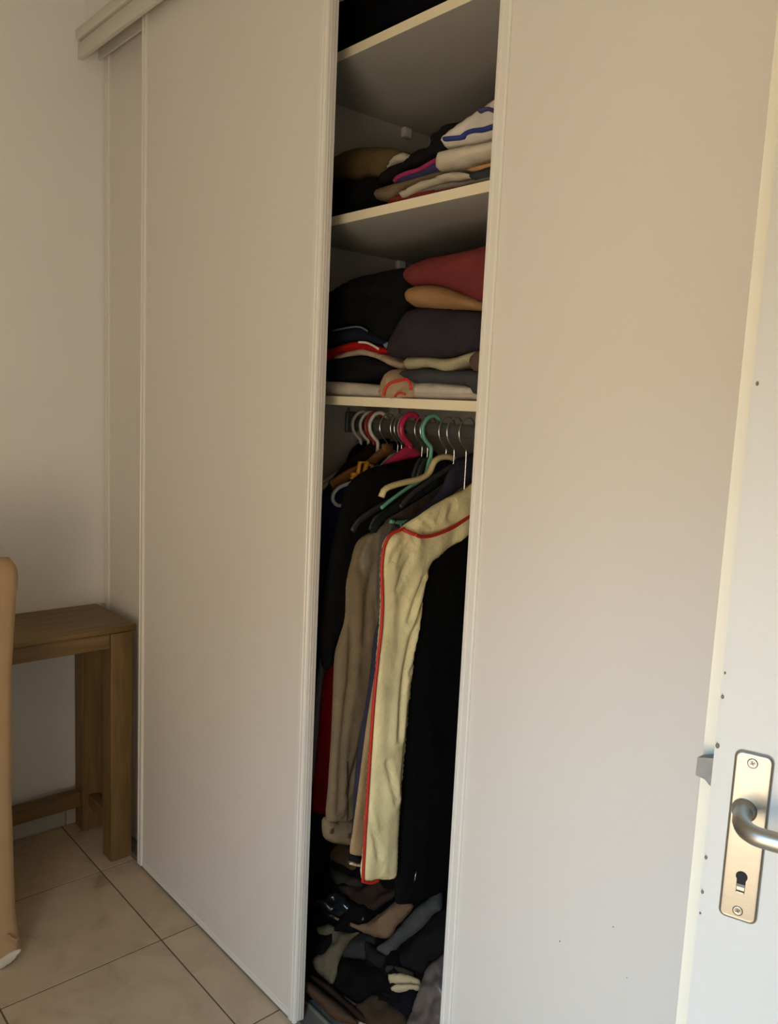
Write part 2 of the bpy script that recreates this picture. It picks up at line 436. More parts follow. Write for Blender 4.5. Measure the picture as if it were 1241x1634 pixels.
# ------------------------------------------------------------------ the built-in wardrobe
YF, YD2, YS = 1.022, 1.072, 1.12                # front door plane, rear door plane, shelf fronts
XE = -0.13                                       # right end of the wardrobe
XL, YBK = -1.68, 1.59                            # compartment side panel, back panel
SH = (2.196, 1.856, 1.4655)                      # shelf tops
wd = empty('wardrobe', (-1.4, 1.3, 0), 'white built-in wardrobe with sliding doors, one bay standing open', 'wardrobe')
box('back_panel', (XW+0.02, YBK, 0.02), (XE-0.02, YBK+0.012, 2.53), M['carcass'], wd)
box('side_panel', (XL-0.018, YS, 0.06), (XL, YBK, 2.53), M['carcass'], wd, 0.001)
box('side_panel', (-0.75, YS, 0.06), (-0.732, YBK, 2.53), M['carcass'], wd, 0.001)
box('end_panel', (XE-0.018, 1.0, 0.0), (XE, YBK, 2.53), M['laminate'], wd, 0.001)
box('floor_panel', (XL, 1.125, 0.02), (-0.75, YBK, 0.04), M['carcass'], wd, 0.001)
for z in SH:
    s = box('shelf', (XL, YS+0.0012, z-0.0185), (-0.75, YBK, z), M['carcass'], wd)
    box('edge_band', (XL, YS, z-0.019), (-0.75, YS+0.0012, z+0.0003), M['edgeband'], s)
    for (bx, by) in ((XL+0.006, YBK-0.09), ):
        br = box('shelf_bracket', (XL, by-0.014, z-0.0185-0.026), (XL+0.016, by+0.014, z-0.0187), M['profile'], wd, 0.004)
rail = prism('hanging_rail', [(1.355+0.008*math.cos(t), 1.400+0.016*math.sin(t)) for t in [2*math.pi*i/20 for i in range(20)]], XL+0.002, -0.75, 'x', M['steel'], wd)
rb = box('rail_bracket', (XL, 1.335, 1.376), (XL+0.010, 1.375, 1.430), M['steel'], rail, 0.003)
lathe('screw', [(0.0, 0.004), (0.004, 0.003), (0.0045, 0)], M['steel'], rail, 12, Matrix.Translation((XL+0.001, 1.345, 1.437)) @ Matrix.Rotation(math.pi/2, 4, 'Y'))
# head track: a ribbed fascia with the rear channel behind it
prism('head_track', [(0.988, 2.532), (0.984, 2.527), (0.983, 2.515), (0.984, 2.503), (0.988, 2.499), (1.000, 2.498), (1.000, 2.4925), (0.991, 2.4915), (0.990, 2.446), (1.004, 2.446), (1.004, 2.520), (1.052, 2.520), (1.052, 2.462), (1.058, 2.462), (1.058, 2.520), (1.105, 2.520), (1.105, 2.470), (1.110, 2.470), (1.110, 2.532)],
      XW+0.001, XE, 'x', M['track'], wd, 0.0012, 2)
# floor track with two ridges
prism('floor_track', [(1.028, 0.0), (1.028, 0.006), (1.030, 0.006), (1.032, 0.013), (1.036, 0.013), (1.038, 0.006), (1.082, 0.006), (1.084, 0.013), (1.088, 0.013), (1.090, 0.006), (1.118, 0.006), (1.122, 0.018), (1.126, 0.018), (1.126, 0.0)],
      XW+0.001, XE, 'x', M['floor_rail'], wd)
def sliding_door(x0, x1, y, ztop, lean=0.0):
    d = box('sliding_door', (x0+0.024, y+0.007, 0.022), (x1-0.024, y+0.019, ztop), M['laminate'], wd)
    def stile(xa, s):
        # s = +1: free edge at xa, profile extends to xa + s*0.027
        pr = [(0.0, 0.028), (0.0, 0.006), (0.0015, 0.0025), (0.004, 0.0), (0.010, 0.0), (0.0115, 0.0022), (0.013, 0.0022), (0.0145, 0.0005), (0.0245, 0.0005), (0.027, 0.003), (0.027, 0.007), (0.020, 0.019), (0.020, 0.028)]
        pts = [(xa+s*p[0], y+p[1]) for p in pr]
        if s < 0: pts = pts[::-1]
        prism('edge_profile', pts, 0.008, ztop+0.02, 'z', M['profile'], d)
        g = 0.0004
        for yy in (0.0105, 0.0165):
            box('profile_rib', (xa-s*g, y+yy, 0.010), (xa-s*0.0018, y+yy+0.003, ztop), M['profile'], d)
    stile(x0, 1); stile(x1, -1)
    prism('bottom_rail', [(y+0.004, 0.008), (y+0.004, 0.013), (y+0.0055, 0.0145), (y+0.0055, 0.021), (y+0.007, 0.023), (y+0.020, 0.023), (y+0.020, 0.008)], x0+0.027, x1-0.027, 'x', M['profile'], d)
    return d
d1 = sliding_door(-2.238, -1.390, YF, 2.50)
d2 = sliding_door(-2.606, -1.758, YD2, 2.50)
d3 = sliding_door(-0.981, -0.133, YD2, 2.50)
tag(d1, 'middle sliding door pushed left in front of the others')

for (px, py, sz) in ((978, 1479, 0.0022), (893, 1502, 0.0026), (1000, 1560, 0.0014)):   # scuffs on the right-hand sliding door
    q = at_y(px, py, YD2+0.007)
    lathe('scuff_mark', [(0, 0.0004), (sz*0.5, 0.0003), (sz*0.6, 0)], M['floor_rail'], d3, 8, Matrix.Translation(q) @ Matrix.Rotation(math.pi/2, 4, 'X'))

# ------------------------------------------------------------------ open room door at the right
TH = math.radians(18.0)
E0 = CAM + ray(1135, 1235)*0.86                   # a point of the leaf's latch-side edge
ddir = Vector((math.cos(TH), math.sin(TH), 0)); dn = Vector((math.sin(TH), -math.cos(TH), 0))
dr = empty('room_door', (E0.x+ddir.x*0.40, E0.y+ddir.y*0.40, 0), 'white painted room door standing open, with a nickel lever handle plate', 'door')
def dl(u, w, z):                                  # u from the latch edge towards the hinge, w out of the visible face
    return Vector((E0.x, E0.y, 0)) + ddir*u + dn*w + Vector((0, 0, z))
def door_box(name, u0, u1, w0, w1, z0, z1, mat, parent, bev=0.002):
    bm = bmesh.new(); bm_box(bm, (u0, w0, z0), (u1, w1, z1))
    if bev: bmesh.ops.bevel(bm, geom=bm.edges[:], offset=bev, segments=2, affect='EDGES')
    for v in bm.verts: v.co = dl(v.co.x, v.co.y, v.co.z)
    bmesh.ops.recalc_face_normals(bm, faces=bm.faces[:])
    me = bpy.data.meshes.new(name); bm.to_mesh(me); bm.free()
    o = link(name, me, mat, None, smooth=False)
    return reparent(o, parent)
LW, LH = 0.81, 2.04
door_box('leaf', 0, LW-0.015, -0.026, 0, 0.012, LH-0.015, M['doorpaint'], dr, 0.003)
door_box('rebate_lip', -0.0145, LW, -0.040, -0.026, 0.012, LH, M['liptone'], dr, 0.004)
for hz in (0.25, 1.02, 1.8):
    lathe('hinge', [(0, 0), (0.007, 0), (0.007, 0.08), (0, 0.08)], M['nickel'], dr, 12, Matrix.Translation(dl(LW+0.004, -0.046, hz)))
def face(px, py, w=0.0):
    p = at_plane(px, py, dl(0, w, 1), dn); r_ = p - Vector((E0.x, E0.y, 0)); return r_.dot(ddir), p.z
# latch bolt
uz = [face(1135, 1216)[1], face(1135, 1256)[1]]
bm = bmesh.new()
prof = [(-0.0165, uz[0]-0.001), (0.004, uz[0]+0.003), (0.004, uz[1]-0.004), (-0.002, uz[1]-0.001), (-0.007, uz[1]+0.004), (-0.0165, uz[1]+0.006)]
a = [bm.verts.new(dl(u, -0.006, z)) for u, z in prof]; b = [bm.verts.new(dl(u*0.6-0.002, -0.018, z)) for u, z in prof]
bm.faces.new(a); bm.faces.new(b[::-1])
for i in range(6): bm.faces.new((a[i], b[i], b[(i+1) % 6], a[(i+1) % 6]))
bmesh.ops.recalc_face_normals(bm, faces=bm.faces[:])
me = bpy.data.meshes.new('latch_bolt'); bm.to_mesh(me); bm.free()
tag(reparent(link('latch_bolt', me, M['lock'], None, smooth=False), dr), 'dark grey latch bolt')
# paint chips on the leaf's edge
for i, (px, py) in enumerate(((1136, 1188), (1143, 1110), (1147, 1072), (1119, 1366), (1114, 1421), (1111, 1455), (1208, 612))):
    u, z = face(px, py); s = (0.004, 0.003, 0.002, 0.003, 0.003, 0.002, 0.003)[i]
    lathe('paint_chip', [(0, 0.0006), (s*0.5, 0.0005), (s*0.55, 0)], M['chip'], dr, 8, Matrix.Translation(dl(max(u, 0.003), 0.0, z)) @ dn.to_track_quat('Z', 'Y').to_matrix().to_4x4() @ Matrix.Diagonal((1, 1.5, 1, 1)))
# handle plate: traced corners give its real size on the leaf
c = [face(1172, 1195), face(1235, 1205), face(1209, 1474), face(1147, 1459)]
u0 = (c[0][0]+c[3][0])/2; u1 = (c[1][0]+c[2][0])/2; z1 = (c[0][1]+c[1][1])/2; z0 = (c[2][1]+c[3][1])/2
def rr(u0, u1, z0, z1, r, k=6):
    out = []
    for cx, cz, s in ((u1-r, z1-r, 0), (u0+r, z1-r, 1), (u0+r, z0+r, 2), (u1-r, z0+r, 3)):
        for i in range(k+1):
            t = math.pi/2*(s+i/k); out.append((cx+r*math.cos(t), cz+r*math.sin(t)))
    return out
# plate with a pressed keyhole: stack of rounded-rectangle rings
def plate():
    verts = []; faces = []; rings = [(0, 0.0), (0, 0.0025), (0.0012, 0.0042), (0.003, 0.0050), (0.0042, 0.0046)]
    n = None
    for ins, w in rings:
        P = rr(u0+ins, u1-ins, z0+ins, z1-ins, max(0.0075-ins, 0.003)); n = len(P)
        verts += [dl(u, w, z) for u, z in P]
    for k in range(len(rings)-1):
        for i in range(n): faces.append((k*n+i, k*n+(i+1) % n, (k+1)*n+(i+1) % n, (k+1)*n+i))
    faces.append(tuple((len(rings)-1)*n+i for i in range(n)))
    me = bpy.data.meshes.new('handle_plate'); me.from_pydata(verts, [], faces); me.update()
    o = link('handle_plate', me, M['nickel'], None, smooth=True)
    me.polygons[-1].use_smooth = False
    return reparent(o, dr)
pl = plate()
def disc_at(u, z, w): return Matrix.Translation(dl(u, w, z)) @ dn.to_track_quat('Z', 'Y').to_matrix().to_4x4()
for (px, py) in ((1200.5, 1218.5), (1176.5, 1453.5)):
    u, z = face(px, py, 0.005)
    sc = lathe('screw', [(0.0052, 0), (0.0052, 0.0008), (0.0042, 0.0013), (0.003, 0.001), (0, 0.001)], M['nickel'], pl, 20, disc_at(u, z, 0.0046))
    for rot in (0.4, 0.4+math.pi/2):
        bm = bmesh.new(); bm_box(bm, (-0.0022, -0.0005, 0), (0.0022, 0.0005, 0.0004))
        for v in bm.verts: v.co = disc_at(u, z, 0.0057) @ (Matrix.Rotation(rot, 4, 'Z') @ v.co)
        me = bpy.data.meshes.new('screw_slot'); bm.to_mesh(me); bm.free()
        reparent(link('screw_slot', me, M['lock'], None, False), pl)
# keyhole: dark slot with the lock's bright wards behind it
ku, kz = face(1183, 1399, 0.005); kz2 = face(1179, 1425, 0.005)[1]
kp = [(ku+0.0058*math.cos(t), kz+0.0058*math.sin(t)) for t in [math.radians(-40+i*260/14) for i in range(15)]]
kp += [(ku-0.0042, kz2), (ku+0.0042, kz2)]
me = bpy.data.meshes.new('keyhole'); nK = len(kp)
me.from_pydata([dl(u, 0.0049, z) for u, z in kp]+[dl(u, 0.0040, z) for u, z in kp], [], [tuple(range(nK))]+[(i, nK+i, nK+(i+1) % nK, (i+1) % nK) for i in range(nK)]); me.update()
kh = reparent(link('keyhole', me, M['black'], None, False), pl)
for (za, zb, m_) in ((0.45, 0.62, 'lock'), (0.62, 0.82, 'chrome'), (0.92, 1.0, 'chrome')):
    a_, b_ = kz+(kz2-kz)*za, kz+(kz2-kz)*zb
    door_box('lock_ward', ku-0.0038, ku+0.0038, 0.0044, 0.0053, b_, a_, M[m_], pl, 0)
# lever: neck out of the plate, then a bar towards the hinge side
hu, hz_ = face(1187, 1293, 0.005)
nk = [dl(hu, 0.004, hz_), dl(hu, 0.016, hz_-0.001), dl(hu+0.001, 0.030, hz_-0.002), dl(hu+0.006, 0.041, hz_-0.003), dl(hu+0.016, 0.047, hz_-0.004),
      dl(hu+0.034, 0.0485, hz_-0.004), dl(hu+0.07, 0.048, hz_-0.004), dl(hu+0.105, 0.045, hz_-0.004), dl(hu+0.122, 0.041, hz_-0.004)]
tag(tube('lever', nk, 0.0092, M['nickel'], dr, n=(0, 0, 1), rn=0.0098, seg=18, step=0.003), 'nickel lever')
lathe('lever_collar', [(0.0125, 0), (0.0125, 0.002), (0.0105, 0.004), (0.009, 0.007)], M['nickel'], dr, 24, disc_at(hu, hz_, 0.0046))

# ------------------------------------------------------------------ console table
ct = empty('console_table', (-2.45, 0.5, 0), 'brown stained wooden console table in the corner beside the wardrobe', 'table')
TX0, TX1, TY0, TY1, TZ = -2.604, -2.297, -0.16, 1.045, 0.752
box('tabletop', (TX0, TY0, TZ-0.019), (TX1, TY1, TZ), M['wood_y'], ct, 0.004)
zl = TZ-0.0195
for lx in (TX0+0.012, TX1-0.062-0.004):
    for ly in (TY0+0.012, TY1-0.012-0.068):
        box('leg', (lx, ly, 0), (lx+0.066, ly+0.068, zl), M['wood_z'], ct, 0.0025)
box('apron', (TX1-0.060, TY0+0.08, zl-0.046), (TX1-0.008, TY1-0.08, zl), M['wood_y'], ct, 0.002)
box('apron', (TX0+0.022, TY0+0.08, zl-0.046), (TX0+0.05, TY1-0.08, zl), M['wood_y'], ct, 0.002)
for ly in (TY0+0.03, TY1-0.062): box('side_rail', (TX0+0.078, ly, zl-0.046), (TX1-0.066, ly+0.028, zl), M['wood_x'], ct, 0.002)
for ly in (TY0+0.03, TY1-0.062): box('stretcher', (TX0+0.078, ly, 0.085), (TX1-0.066, ly+0.03, 0.125), M['wood_x'], ct, 0.002)
box('stretcher', (TX0+0.028, TY0+0.08, 0.082), (TX0+0.062, TY1-0.08, 0.135), M['wood_y'], ct, 0.002)

# ------------------------------------------------------------------ slip-covered chair at the left edge
ch = empty('dining_chair', (-2.2, 0.37, 0), 'camel slip-covered dining chair at the left edge, its back towards us', 'chair')
def chair_cover():
    # side profile (x, z) of the covered back, swept over the chair's width with soft ends
    back = [(-2.005, 0.028), (-2.022, 0.18), (-2.034, 0.42), (-2.032, 0.62), (-2.016, 0.86), (-1.996, 1.02)]
    top = [(-2.002, 1.040), (-2.020, 1.050), (-2.048, 1.046)]
    inner = [(-2.062, 1.02), (-2.084, 0.80), (-2.105, 0.50)]
    seat = [(-2.14, 0.482), (-2.30, 0.492), (-2.44, 0.486), (-2.468, 0.47)]
    frontp = [(-2.474, 0.40), (-2.478, 0.20), (-2.482, 0.030)]
    P = [Vector((x, 0, z)) for x, z in back+top+inner+seat+frontp]
    L = spline(P, False, 0.02)
    y1, y0 = 0.607, 0.150; ny = 28; verts = []; faces = []; m = len(L)
    zc = 0.3
    for j in range(ny+1):
        t = j/ny; y = y0+(y1-y0)*t
        e = min(t, 1-t)*(y1-y0); r = 0.022; s = 0.0 if e >= r else (r-math.sqrt(max(0, r*r-(r-e)**2)))
        for p in L:
            # soft shoulders: pull the outline in near both side edges
            cx = -2.055 if p.z > 0.5 else (-2.24)
            x = p.x + (cx-p.x)*min(1, s/0.04)*(0.35 if p.z > 0.5 else 0.06)
            z = p.z - (s*1.1 if p.z > 0.98 else 0)
            wv = 0.004*noise.noise(Vector((y*9, p.z*5, p.x*4)))
            flare = 0.010*max(0, 1-p.z/0.15)**1.5 + 0.014*max(0, (p.z-0.75)/0.3)
            yy = y + (flare if t > 0.5 else -flare)*abs(2*t-1) - (0.006 if t > 0.5 else -0.006)*abs(2*t-1)
            verts.append((x+wv, yy, z))
    for j in range(ny):
        for i in range(m-1): faces.append((j*m+i, j*m+i+1, (j+1)*m+i+1, (j+1)*m+i))
    for j in (0, ny):
        f = [j*m+i for i in range(m)]; faces.append(tuple(f if j else f[::-1]))
    me = bpy.data.meshes.new('slipcover'); me.from_pydata(verts, [], faces); me.update()
    bm = bmesh.new(); bm.from_mesh(me); bmesh.ops.recalc_face_normals(bm, faces=bm.faces[:]); bm.to_mesh(me); bm.free()
    return reparent(link('slipcover', me, M['chair_cloth'], None, True), ch)
sl = chair_cover()
for lx in (-2.078, -2.44):
    for ly in (0.19, 0.552):
        box('leg', (lx-0.018, ly-0.018, 0), (lx+0.018, ly+0.018, 0.45), M['wood_z'], ch, 0.003)
cp = [Vector((-2.006, 0.535, 0.032)), Vector((-2.003, 0.605, 0.036)), Vector((-2.02, 0.597, 0.012)), Vector((-2.000, 0.568, 0.003)), Vector((-1.999, 0.545, 0.004))]
tag(cloth('lining', cp, (1, -0.1, 0.25), M['white_cloth'], ch, thick=0.006, r=0.01, fold=(0.002, 30, 30), res=0.006), 'white lining hanging below the hem')
tube('fold', [(-2.0035, 0.575, 0.088), (-2.0015, 0.585, 0.074), (-2.001, 0.594, 0.066), (-2.003, 0.601, 0.067)], 0.003, M['chair_cloth'], sl, n=(1, 0, 0), rn=0.004)

# ------------------------------------------------------------------ hanging clothes
ROD_Y, ROD_Z = 1.355, 1.402
class Hang:
    """plane of one hanger: x = x0 + a*(y-ROD_Y) + b*(z-1.3)"""
    def __init__(self, x0, a=0.0, b=0.0):
        self.p = Vector((x0, ROD_Y, 1.3)); self.n = Vector((1, -a, -b)).normalized(); self.x0, self.a, self.b = x0, a, b
    def __call__(self, px, py, w=0.0):
        return at_plane(px, py, self.p + self.n*w, self.n) if w == 0 else at_plane(px, py, self.p, self.n) + self.n*w
    def yz(self, y, z, w=0.0):
        return Vector((self.x0 + self.a*(y-ROD_Y) + self.b*(z-1.3), y, z)) + self.n*w
    def pts(self, L): return [self(*p) for p in L]

def hook(h, r, mat, parent, size=1.0, neck=1.335, open_back=True):
    s = size
    P = [h.yz(ROD_Y+0.024*s, ROD_Z+0.000), h.yz(ROD_Y+0.024*s, ROD_Z+0.014), h.yz(ROD_Y+0.010, ROD_Z+0.022+0.006*s), h.yz(ROD_Y-0.012*s, ROD_Z+0.020+0.004*s),
         h.yz(ROD_Y-0.026*s, ROD_Z+0.004), h.yz(ROD_Y-0.024*s, ROD_Z-0.018), h.yz(ROD_Y-0.012*s, ROD_Z-0.034), h.yz(ROD_Y, ROD_Z-0.046), h.yz(ROD_Y, neck)]
    return tube('hook', P, r, mat, parent, n=h.n, seg=8, step=0.004)
def mirror_path(h, half):
    """half: (y,z) points from the neck outwards to the front end; mirrored to the back"""
    full = [(2*ROD_Y-y, z) for y, z in half[::-1]] + list(half[1:] if abs(half[0][0]-ROD_Y) < 1e-3 else half)
    return [h.yz(min(y, 1.575), z) for y, z in full]
def hanger(name, x0, label, hook_mat, hook_r, body_mat, half, r=0.006, rn=0.004, bar=None, a=0.0, b=0.0, size=1.0, cat='hanger', group=None):
    h = Hang(x0, a, b)
    o = empty(name, (x0, ROD_Y, half[0][1]), label, cat, group)
    hook(h, hook_r, M[hook_mat], o, size, neck=half[0][1])
    tube('shoulder_arms', mirror_path(h, half), r, M[body_mat], o, n=h.n, rn=rn, seg=10, step=0.008)
    if bar is not None:
        tube('trouser_bar', [h.yz(2*ROD_Y-bar[0] if 2*ROD_Y-bar[0] < 1.575 else 1.575, bar[1]), h.yz(ROD_Y, bar[1]), h.yz(bar[0], bar[1])], 0.004, M[body_mat], o, n=h.n, rn=0.004, seg=8)
    return o, h
def px_half(x0, L):
    out = [(ROD_Y, at_x(L[0][0], L[0][1], x0).z)]
    for p in L[1:]:
        q = at_x(p[0], p[1], x0); out.append((q.y, q.z))
    return out
STD = [(ROD_Y, 1.338), (ROD_Y-0.03, 1.330), (ROD_Y-0.10, 1.303), (ROD_Y-0.17, 1.272), (ROD_Y-0.20, 1.250)]
def std(dz=0.0, k=1.0): return [(ROD_Y+(y-ROD_Y)*k, z+dz) for y, z in STD]

# hangers, left to right along the rail
hanger('clothes_hanger', -1.634, 'pale plastic hanger nearest the rail bracket, leftmost on the rail', 'pl_white', 0.0042, 'pl_white', std(-0.035, .8), group='hangers on the rail', size=1.1)
hanger('clothes_hanger', -1.603, 'white plastic hanger left of the red one on the rail', 'pl_white', 0.0042, 'pl_white', std(-0.035, .85), group='hangers on the rail', size=1.1)
hanger('clothes_hanger', -1.583, 'red plastic hanger between two white ones on the rail', 'pl_red', 0.0048, 'pl_red', std(-0.040, .8), group='hangers on the rail', size=1.05)
hanger('clothes_hanger', -1.566, 'white plastic hanger right of the red one on the rail', 'pl_white', 0.0048, 'pl_white', std(-0.045, .75), group='hangers on the rail', size=1.1)
XH = -1.53
hw, _ = hanger('clothes_hanger', XH, 'brown varnished wooden hanger with bare shoulders and steel hook', 'chrome', 0.0016, 'hanger_wood',
       [(ROD_Y, at_x(640, 716, XH).z)] + [(at_x(x, y, XH).y, at_x(x, y, XH).z) for x, y in ((624, 716), (606, 726), (585, 744), (555, 758), (528, 776))], r=0.0135, rn=0.007, group='hangers on the rail')
hanger('clothes_hanger', -1.476, 'steel-hooked dark hanger left of the magenta one', 'chrome', 0.0016, 'pl_dark', std(-0.035, .8), group='hangers on the rail')
hanger('clothes_hanger', -1.455, 'white plastic hanger tucked against the magenta hanger', 'pl_white', 0.0040, 'pl_white', std(-0.020, .6), group='hangers on the rail', size=1.15)
XM = -1.447
hm_, HM = hanger('clothes_hanger', XM, 'magenta pink plastic hanger in the middle of the rail', 'pl_magenta', 0.0075, 'pl_magenta',
       [(ROD_Y, 1.340), (ROD_Y-0.03, 1.325), (ROD_Y-0.065, 1.305), (ROD_Y-0.09, 1.288), (ROD_Y-0.13, 1.262)], r=0.0165, rn=0.007, group='hangers on the rail', size=1.15)
XG = -1.372
gh = Hang(XG)
mo, GH = hanger('clothes_hanger', XG, 'mint green plastic hanger with a thin bar and clips', 'pl_mint', 0.0048, 'pl_mint',
       [(ROD_Y, 1.332)] + [(gh(x, y).y, gh(x, y).z) for x, y in ((676, 762), (650, 779), (625, 797), (608, 811))], r=0.0045, rn=0.0042, group='hangers on the rail', size=1.15)
XC = -1.322
hc, HC = hanger('clothes_hanger', XC, 'cream plastic hanger with bare arm and down-turned end, in front of the black jacket', 'chrome', 0.0018, 'pl_cream',
       [(ROD_Y, at_x(714, 729, XC).z)] + [(at_x(x, y, XC).y, at_x(x, y, XC).z) for x, y in ((700, 731), (692, 738), (684, 755), (670, 764), (640, 771), (621, 777), (612, 783), (608, 793))], r=0.0068, rn=0.008, group='hangers on the rail')
hanger('clothes_hanger', -1.296, 'steel-hooked hanger carrying the slate navy jacket', 'chrome', 0.0018, 'pl_dark', std(-0.020, .8), group='hangers on the rail')
hanger('clothes_hanger', -1.258, 'steel-hooked hanger at the right end of the visible rail', 'chrome', 0.0018, 'pl_dark', std(-0.100, .6), group='hangers on the rail')

def garment(name, label, h, outline, color, cat='garment', thick=0.022, r=0.03, fold=(0.008, 16, 1.6), seed=1, mat=None, **k):
    P = h.pts(outline); b = min(P, key=lambda p: p.z)
    root = empty(name, (h.x0, ROD_Y, b.z), label, cat, 'clothes hanging on the rail')
    body = cloth('body', P, h.n, mat or fab(color), root, thick=thick, r=r, fold=fold, seed=seed, **k)
    return root, body

# cream garment cover with red piping
h = Hang(-1.256, 0.02)
cover = [(765, 768), (735, 783), (700, 803), (665, 825), (641, 844), (622, 853), (612, 872), (608, 905), (609, 960), (607, 1005), (602, 1050), (596, 1110), (591, 1180), (586, 1260), (581, 1340), (578, 1404), (602, 1403), (629, 1396),
         (634, 1330), (641, 1250), (650, 1160), (658, 1080), (669, 1000), (676, 955), (681, 925), (688, 900), (706, 884), (742, 856), (768, 846)]
cr_, cb = garment('garment_cover', 'cream garment cover with red piping hanging at the front right of the rail', h, cover, (0.82, 0.71, 0.39), 'garment cover', thick=0.030, r=0.03, fold=(0.010, 17, 1.8), seed=4, fine=0.001, crease=(0.005, 9, 0.22, 0.22), res=0.0075,
    lines=[([h(x, y) for x, y in L], dp, wd_) for L, dp, wd_ in (
        (((678, 930), (664, 975), (650, 1020), (641, 1065), (634, 1120), (629, 1175)), 0.009, 0.006), (((670, 922), (657, 955), (648, 990)), 0.007, 0.006),
        (((673, 975), (664, 1015), (656, 1050)), 0.007, 0.005), (((667, 1040), (655, 1055), (648, 1075)), 0.005, 0.005),
        (((611, 1212), (618, 1245), (624, 1275)), 0.006, 0.005), (((583, 1290), (592, 1330), (599, 1365)), 0.005, 0.005), (((650, 1120), (640, 1200), (634, 1260)), 0.005, 0.006),
        (((655, 850), (658, 862)), 0.005, 0.004), (((640, 862), (625, 880), (618, 900)), 0.004, 0.005), (((650, 890), (636, 920), (628, 940)), 0.004, 0.006),
        (((700, 815), (690, 832)), 0.004, 0.004), (((672, 830), (684, 838)), 0.004, 0.004), (((720, 800), (708, 826)), 0.004, 0.005))])
def pipe(parent, h, L, r=0.0032, w=0.0, mat='red_trim'):
    return tube('piping', [h(x, y, w) for x, y in L], r, M[mat], parent, n=h.n, seg=8)
pipe(cr_, h, [(643, 843), (622, 852), (611, 872), (607, 905), (608, 960), (606, 1005), (601, 1050), (595, 1110), (590, 1180), (585, 1260), (580, 1340), (577, 1405)], 0.0036, 0.004)
pipe(cr_, h, [(577, 1405), (590, 1408), (603, 1404)], 0.004, 0.002)
tube('piping', [h(641, 845, 0.004), h(648, 849, 0.014), h(653, 851, 0.020)], 0.0040, M['red_trim'], cr_, n=h.n, seg=8)
pipe(cr_, h, [(651, 850), (660, 854), (675, 853), (692, 848), (712, 839), (735, 824), (765, 806)], 0.0042, 0.022)
pipe(cr_, h, [(735, 826), (736, 836), (743, 853), (750, 866)], 0.0022, 0.017)
pn = [(733, 828), (737, 838), (744, 856), (765, 870), (765, 812)]
tag(cloth('clear_window', [h(x, y, 0.018) for x, y in pn], h.n, M['plastic_clear'], cr_, thick=0.002, r=0.004, fold=(0.002, 30, 30), seed=3), 'small clear plastic window edged in red')

h = Hang(-1.276)
bk, _ = garment('long_coat', 'long black coat hanging right of the cream garment cover', h, [(770, 800), (720, 830), (680, 870), (655, 930), (640, 1010), (636, 1150), (632, 1300), (631, 1438), (650, 1442), (680, 1432), (712, 1420), (765, 1400)], (0.006, 0.006, 0.006), 'coat', thick=0.024, fold=(0.006, 14, 1.2), seed=9)
tube('zip_pull', [h(656, 1386, 0.017), h(654, 1393, 0.018), (h(653, 1401, 0.018))], 0.0016, M['chrome'], bk, n=h.n, seg=6)
h = Hang(-1.288)
garment('jacket', 'taupe jacket shoulder showing just above the cream garment cover', h, [(770, 768), (744, 774), (728, 782), (712, 800), (696, 822), (700, 860), (735, 880), (770, 870)], (0.26, 0.20, 0.125), 'jacket', thick=0.02, seed=12)
h = Hang(-1.300)
garment('jacket', 'slate navy jacket with rounded shoulder behind the cream garment cover', h, [(770, 726), (735, 730), (723, 735), (713, 755), (702, 782), (680, 806), (655, 826), (638, 843), (628, 872), (620, 920), (609, 975), (597, 1012), (590, 1070), (583, 1120), (574, 1165), (566, 1230), (563, 1300), (562, 1368), (600, 1372), (660, 1360), (740, 1200), (770, 900)], (0.034, 0.034, 0.052), 'jacket', thick=0.018, fold=(0.005, 14, 1.6), seed=14)
h = Hang(-1.286)
tn, _ = garment('trousers', 'tan trousers leg with black and cream hem beside the red piping', h, [(640, 1000), (610, 1040), (598, 1075), (590, 1120), (583, 1165), (575, 1225), (568, 1280), (562, 1325), (558, 1362), (576, 1366), (600, 1362), (630, 1150)], (0.36, 0.25, 0.13), 'trousers', thick=0.010, r=0.012, fold=(0.003, 14, 1.6), seed=15, res=0.008)
cloth('hem_band', h.pts([(558, 1361), (576, 1366), (590, 1366), (588, 1378), (572, 1376), (556, 1373)]), h.n, fab((0.012, 0.012, 0.013)), tn, thick=0.013, r=0.008, fold=(0.001, 10, 10), res=0.006)
cloth('hem_band', h.pts([(556, 1374), (572, 1377), (588, 1379), (587, 1384), (570, 1383), (557, 1379)]), h.n, fab((0.62, 0.50, 0.30)), tn, thick=0.012, r=0.006, fold=(0.001, 10, 10), res=0.006)
h = Hang(-1.342)
garment('blouse', 'black garment with sloping shoulder between cream and navy', h, [(716, 733), (694, 735), (688, 752), (682, 768), (655, 785), (628, 803), (604, 824), (592, 838), (589, 852), (600, 850), (612, 832), (640, 815), (680, 790), (715, 765), (730, 745)], (0.011, 0.014, 0.013), 'garment', thick=0.016, r=0.016, fold=(0.003, 14, 6), seed=18)
h = Hang(-1.360)
garment('dress', 'dark brown garment under clear film behind the navy jacket', h, [(718, 760), (690, 772), (655, 792), (628, 812), (611, 838), (603, 880), (600, 950), (600, 1010), (592, 1090), (580, 1160), (592, 1175), (640, 1100), (690, 900), (725, 780)], (0.085, 0.060, 0.045), 'garment', thick=0.016, fold=(0.006, 18, 2), seed=19)
h = Hang(-1.348)
fv = cloth('dry_cleaning_film', h.pts([(625, 832), (606, 838), (592, 848), (580, 872), (573, 898), (577, 915), (590, 926), (597, 960), (601, 1010), (606, 1012), (609, 950), (611, 890), (622, 850)]), h.n, M['plastic_clear'], None, thick=0.008, r=0.01, fold=(0.008, 45, 14), fine=0.006, seed=22, res=0.007)
tag(fv, 'wrinkled clear dry-cleaning film between the khaki shirt and the cream garment cover', 'plastic film')
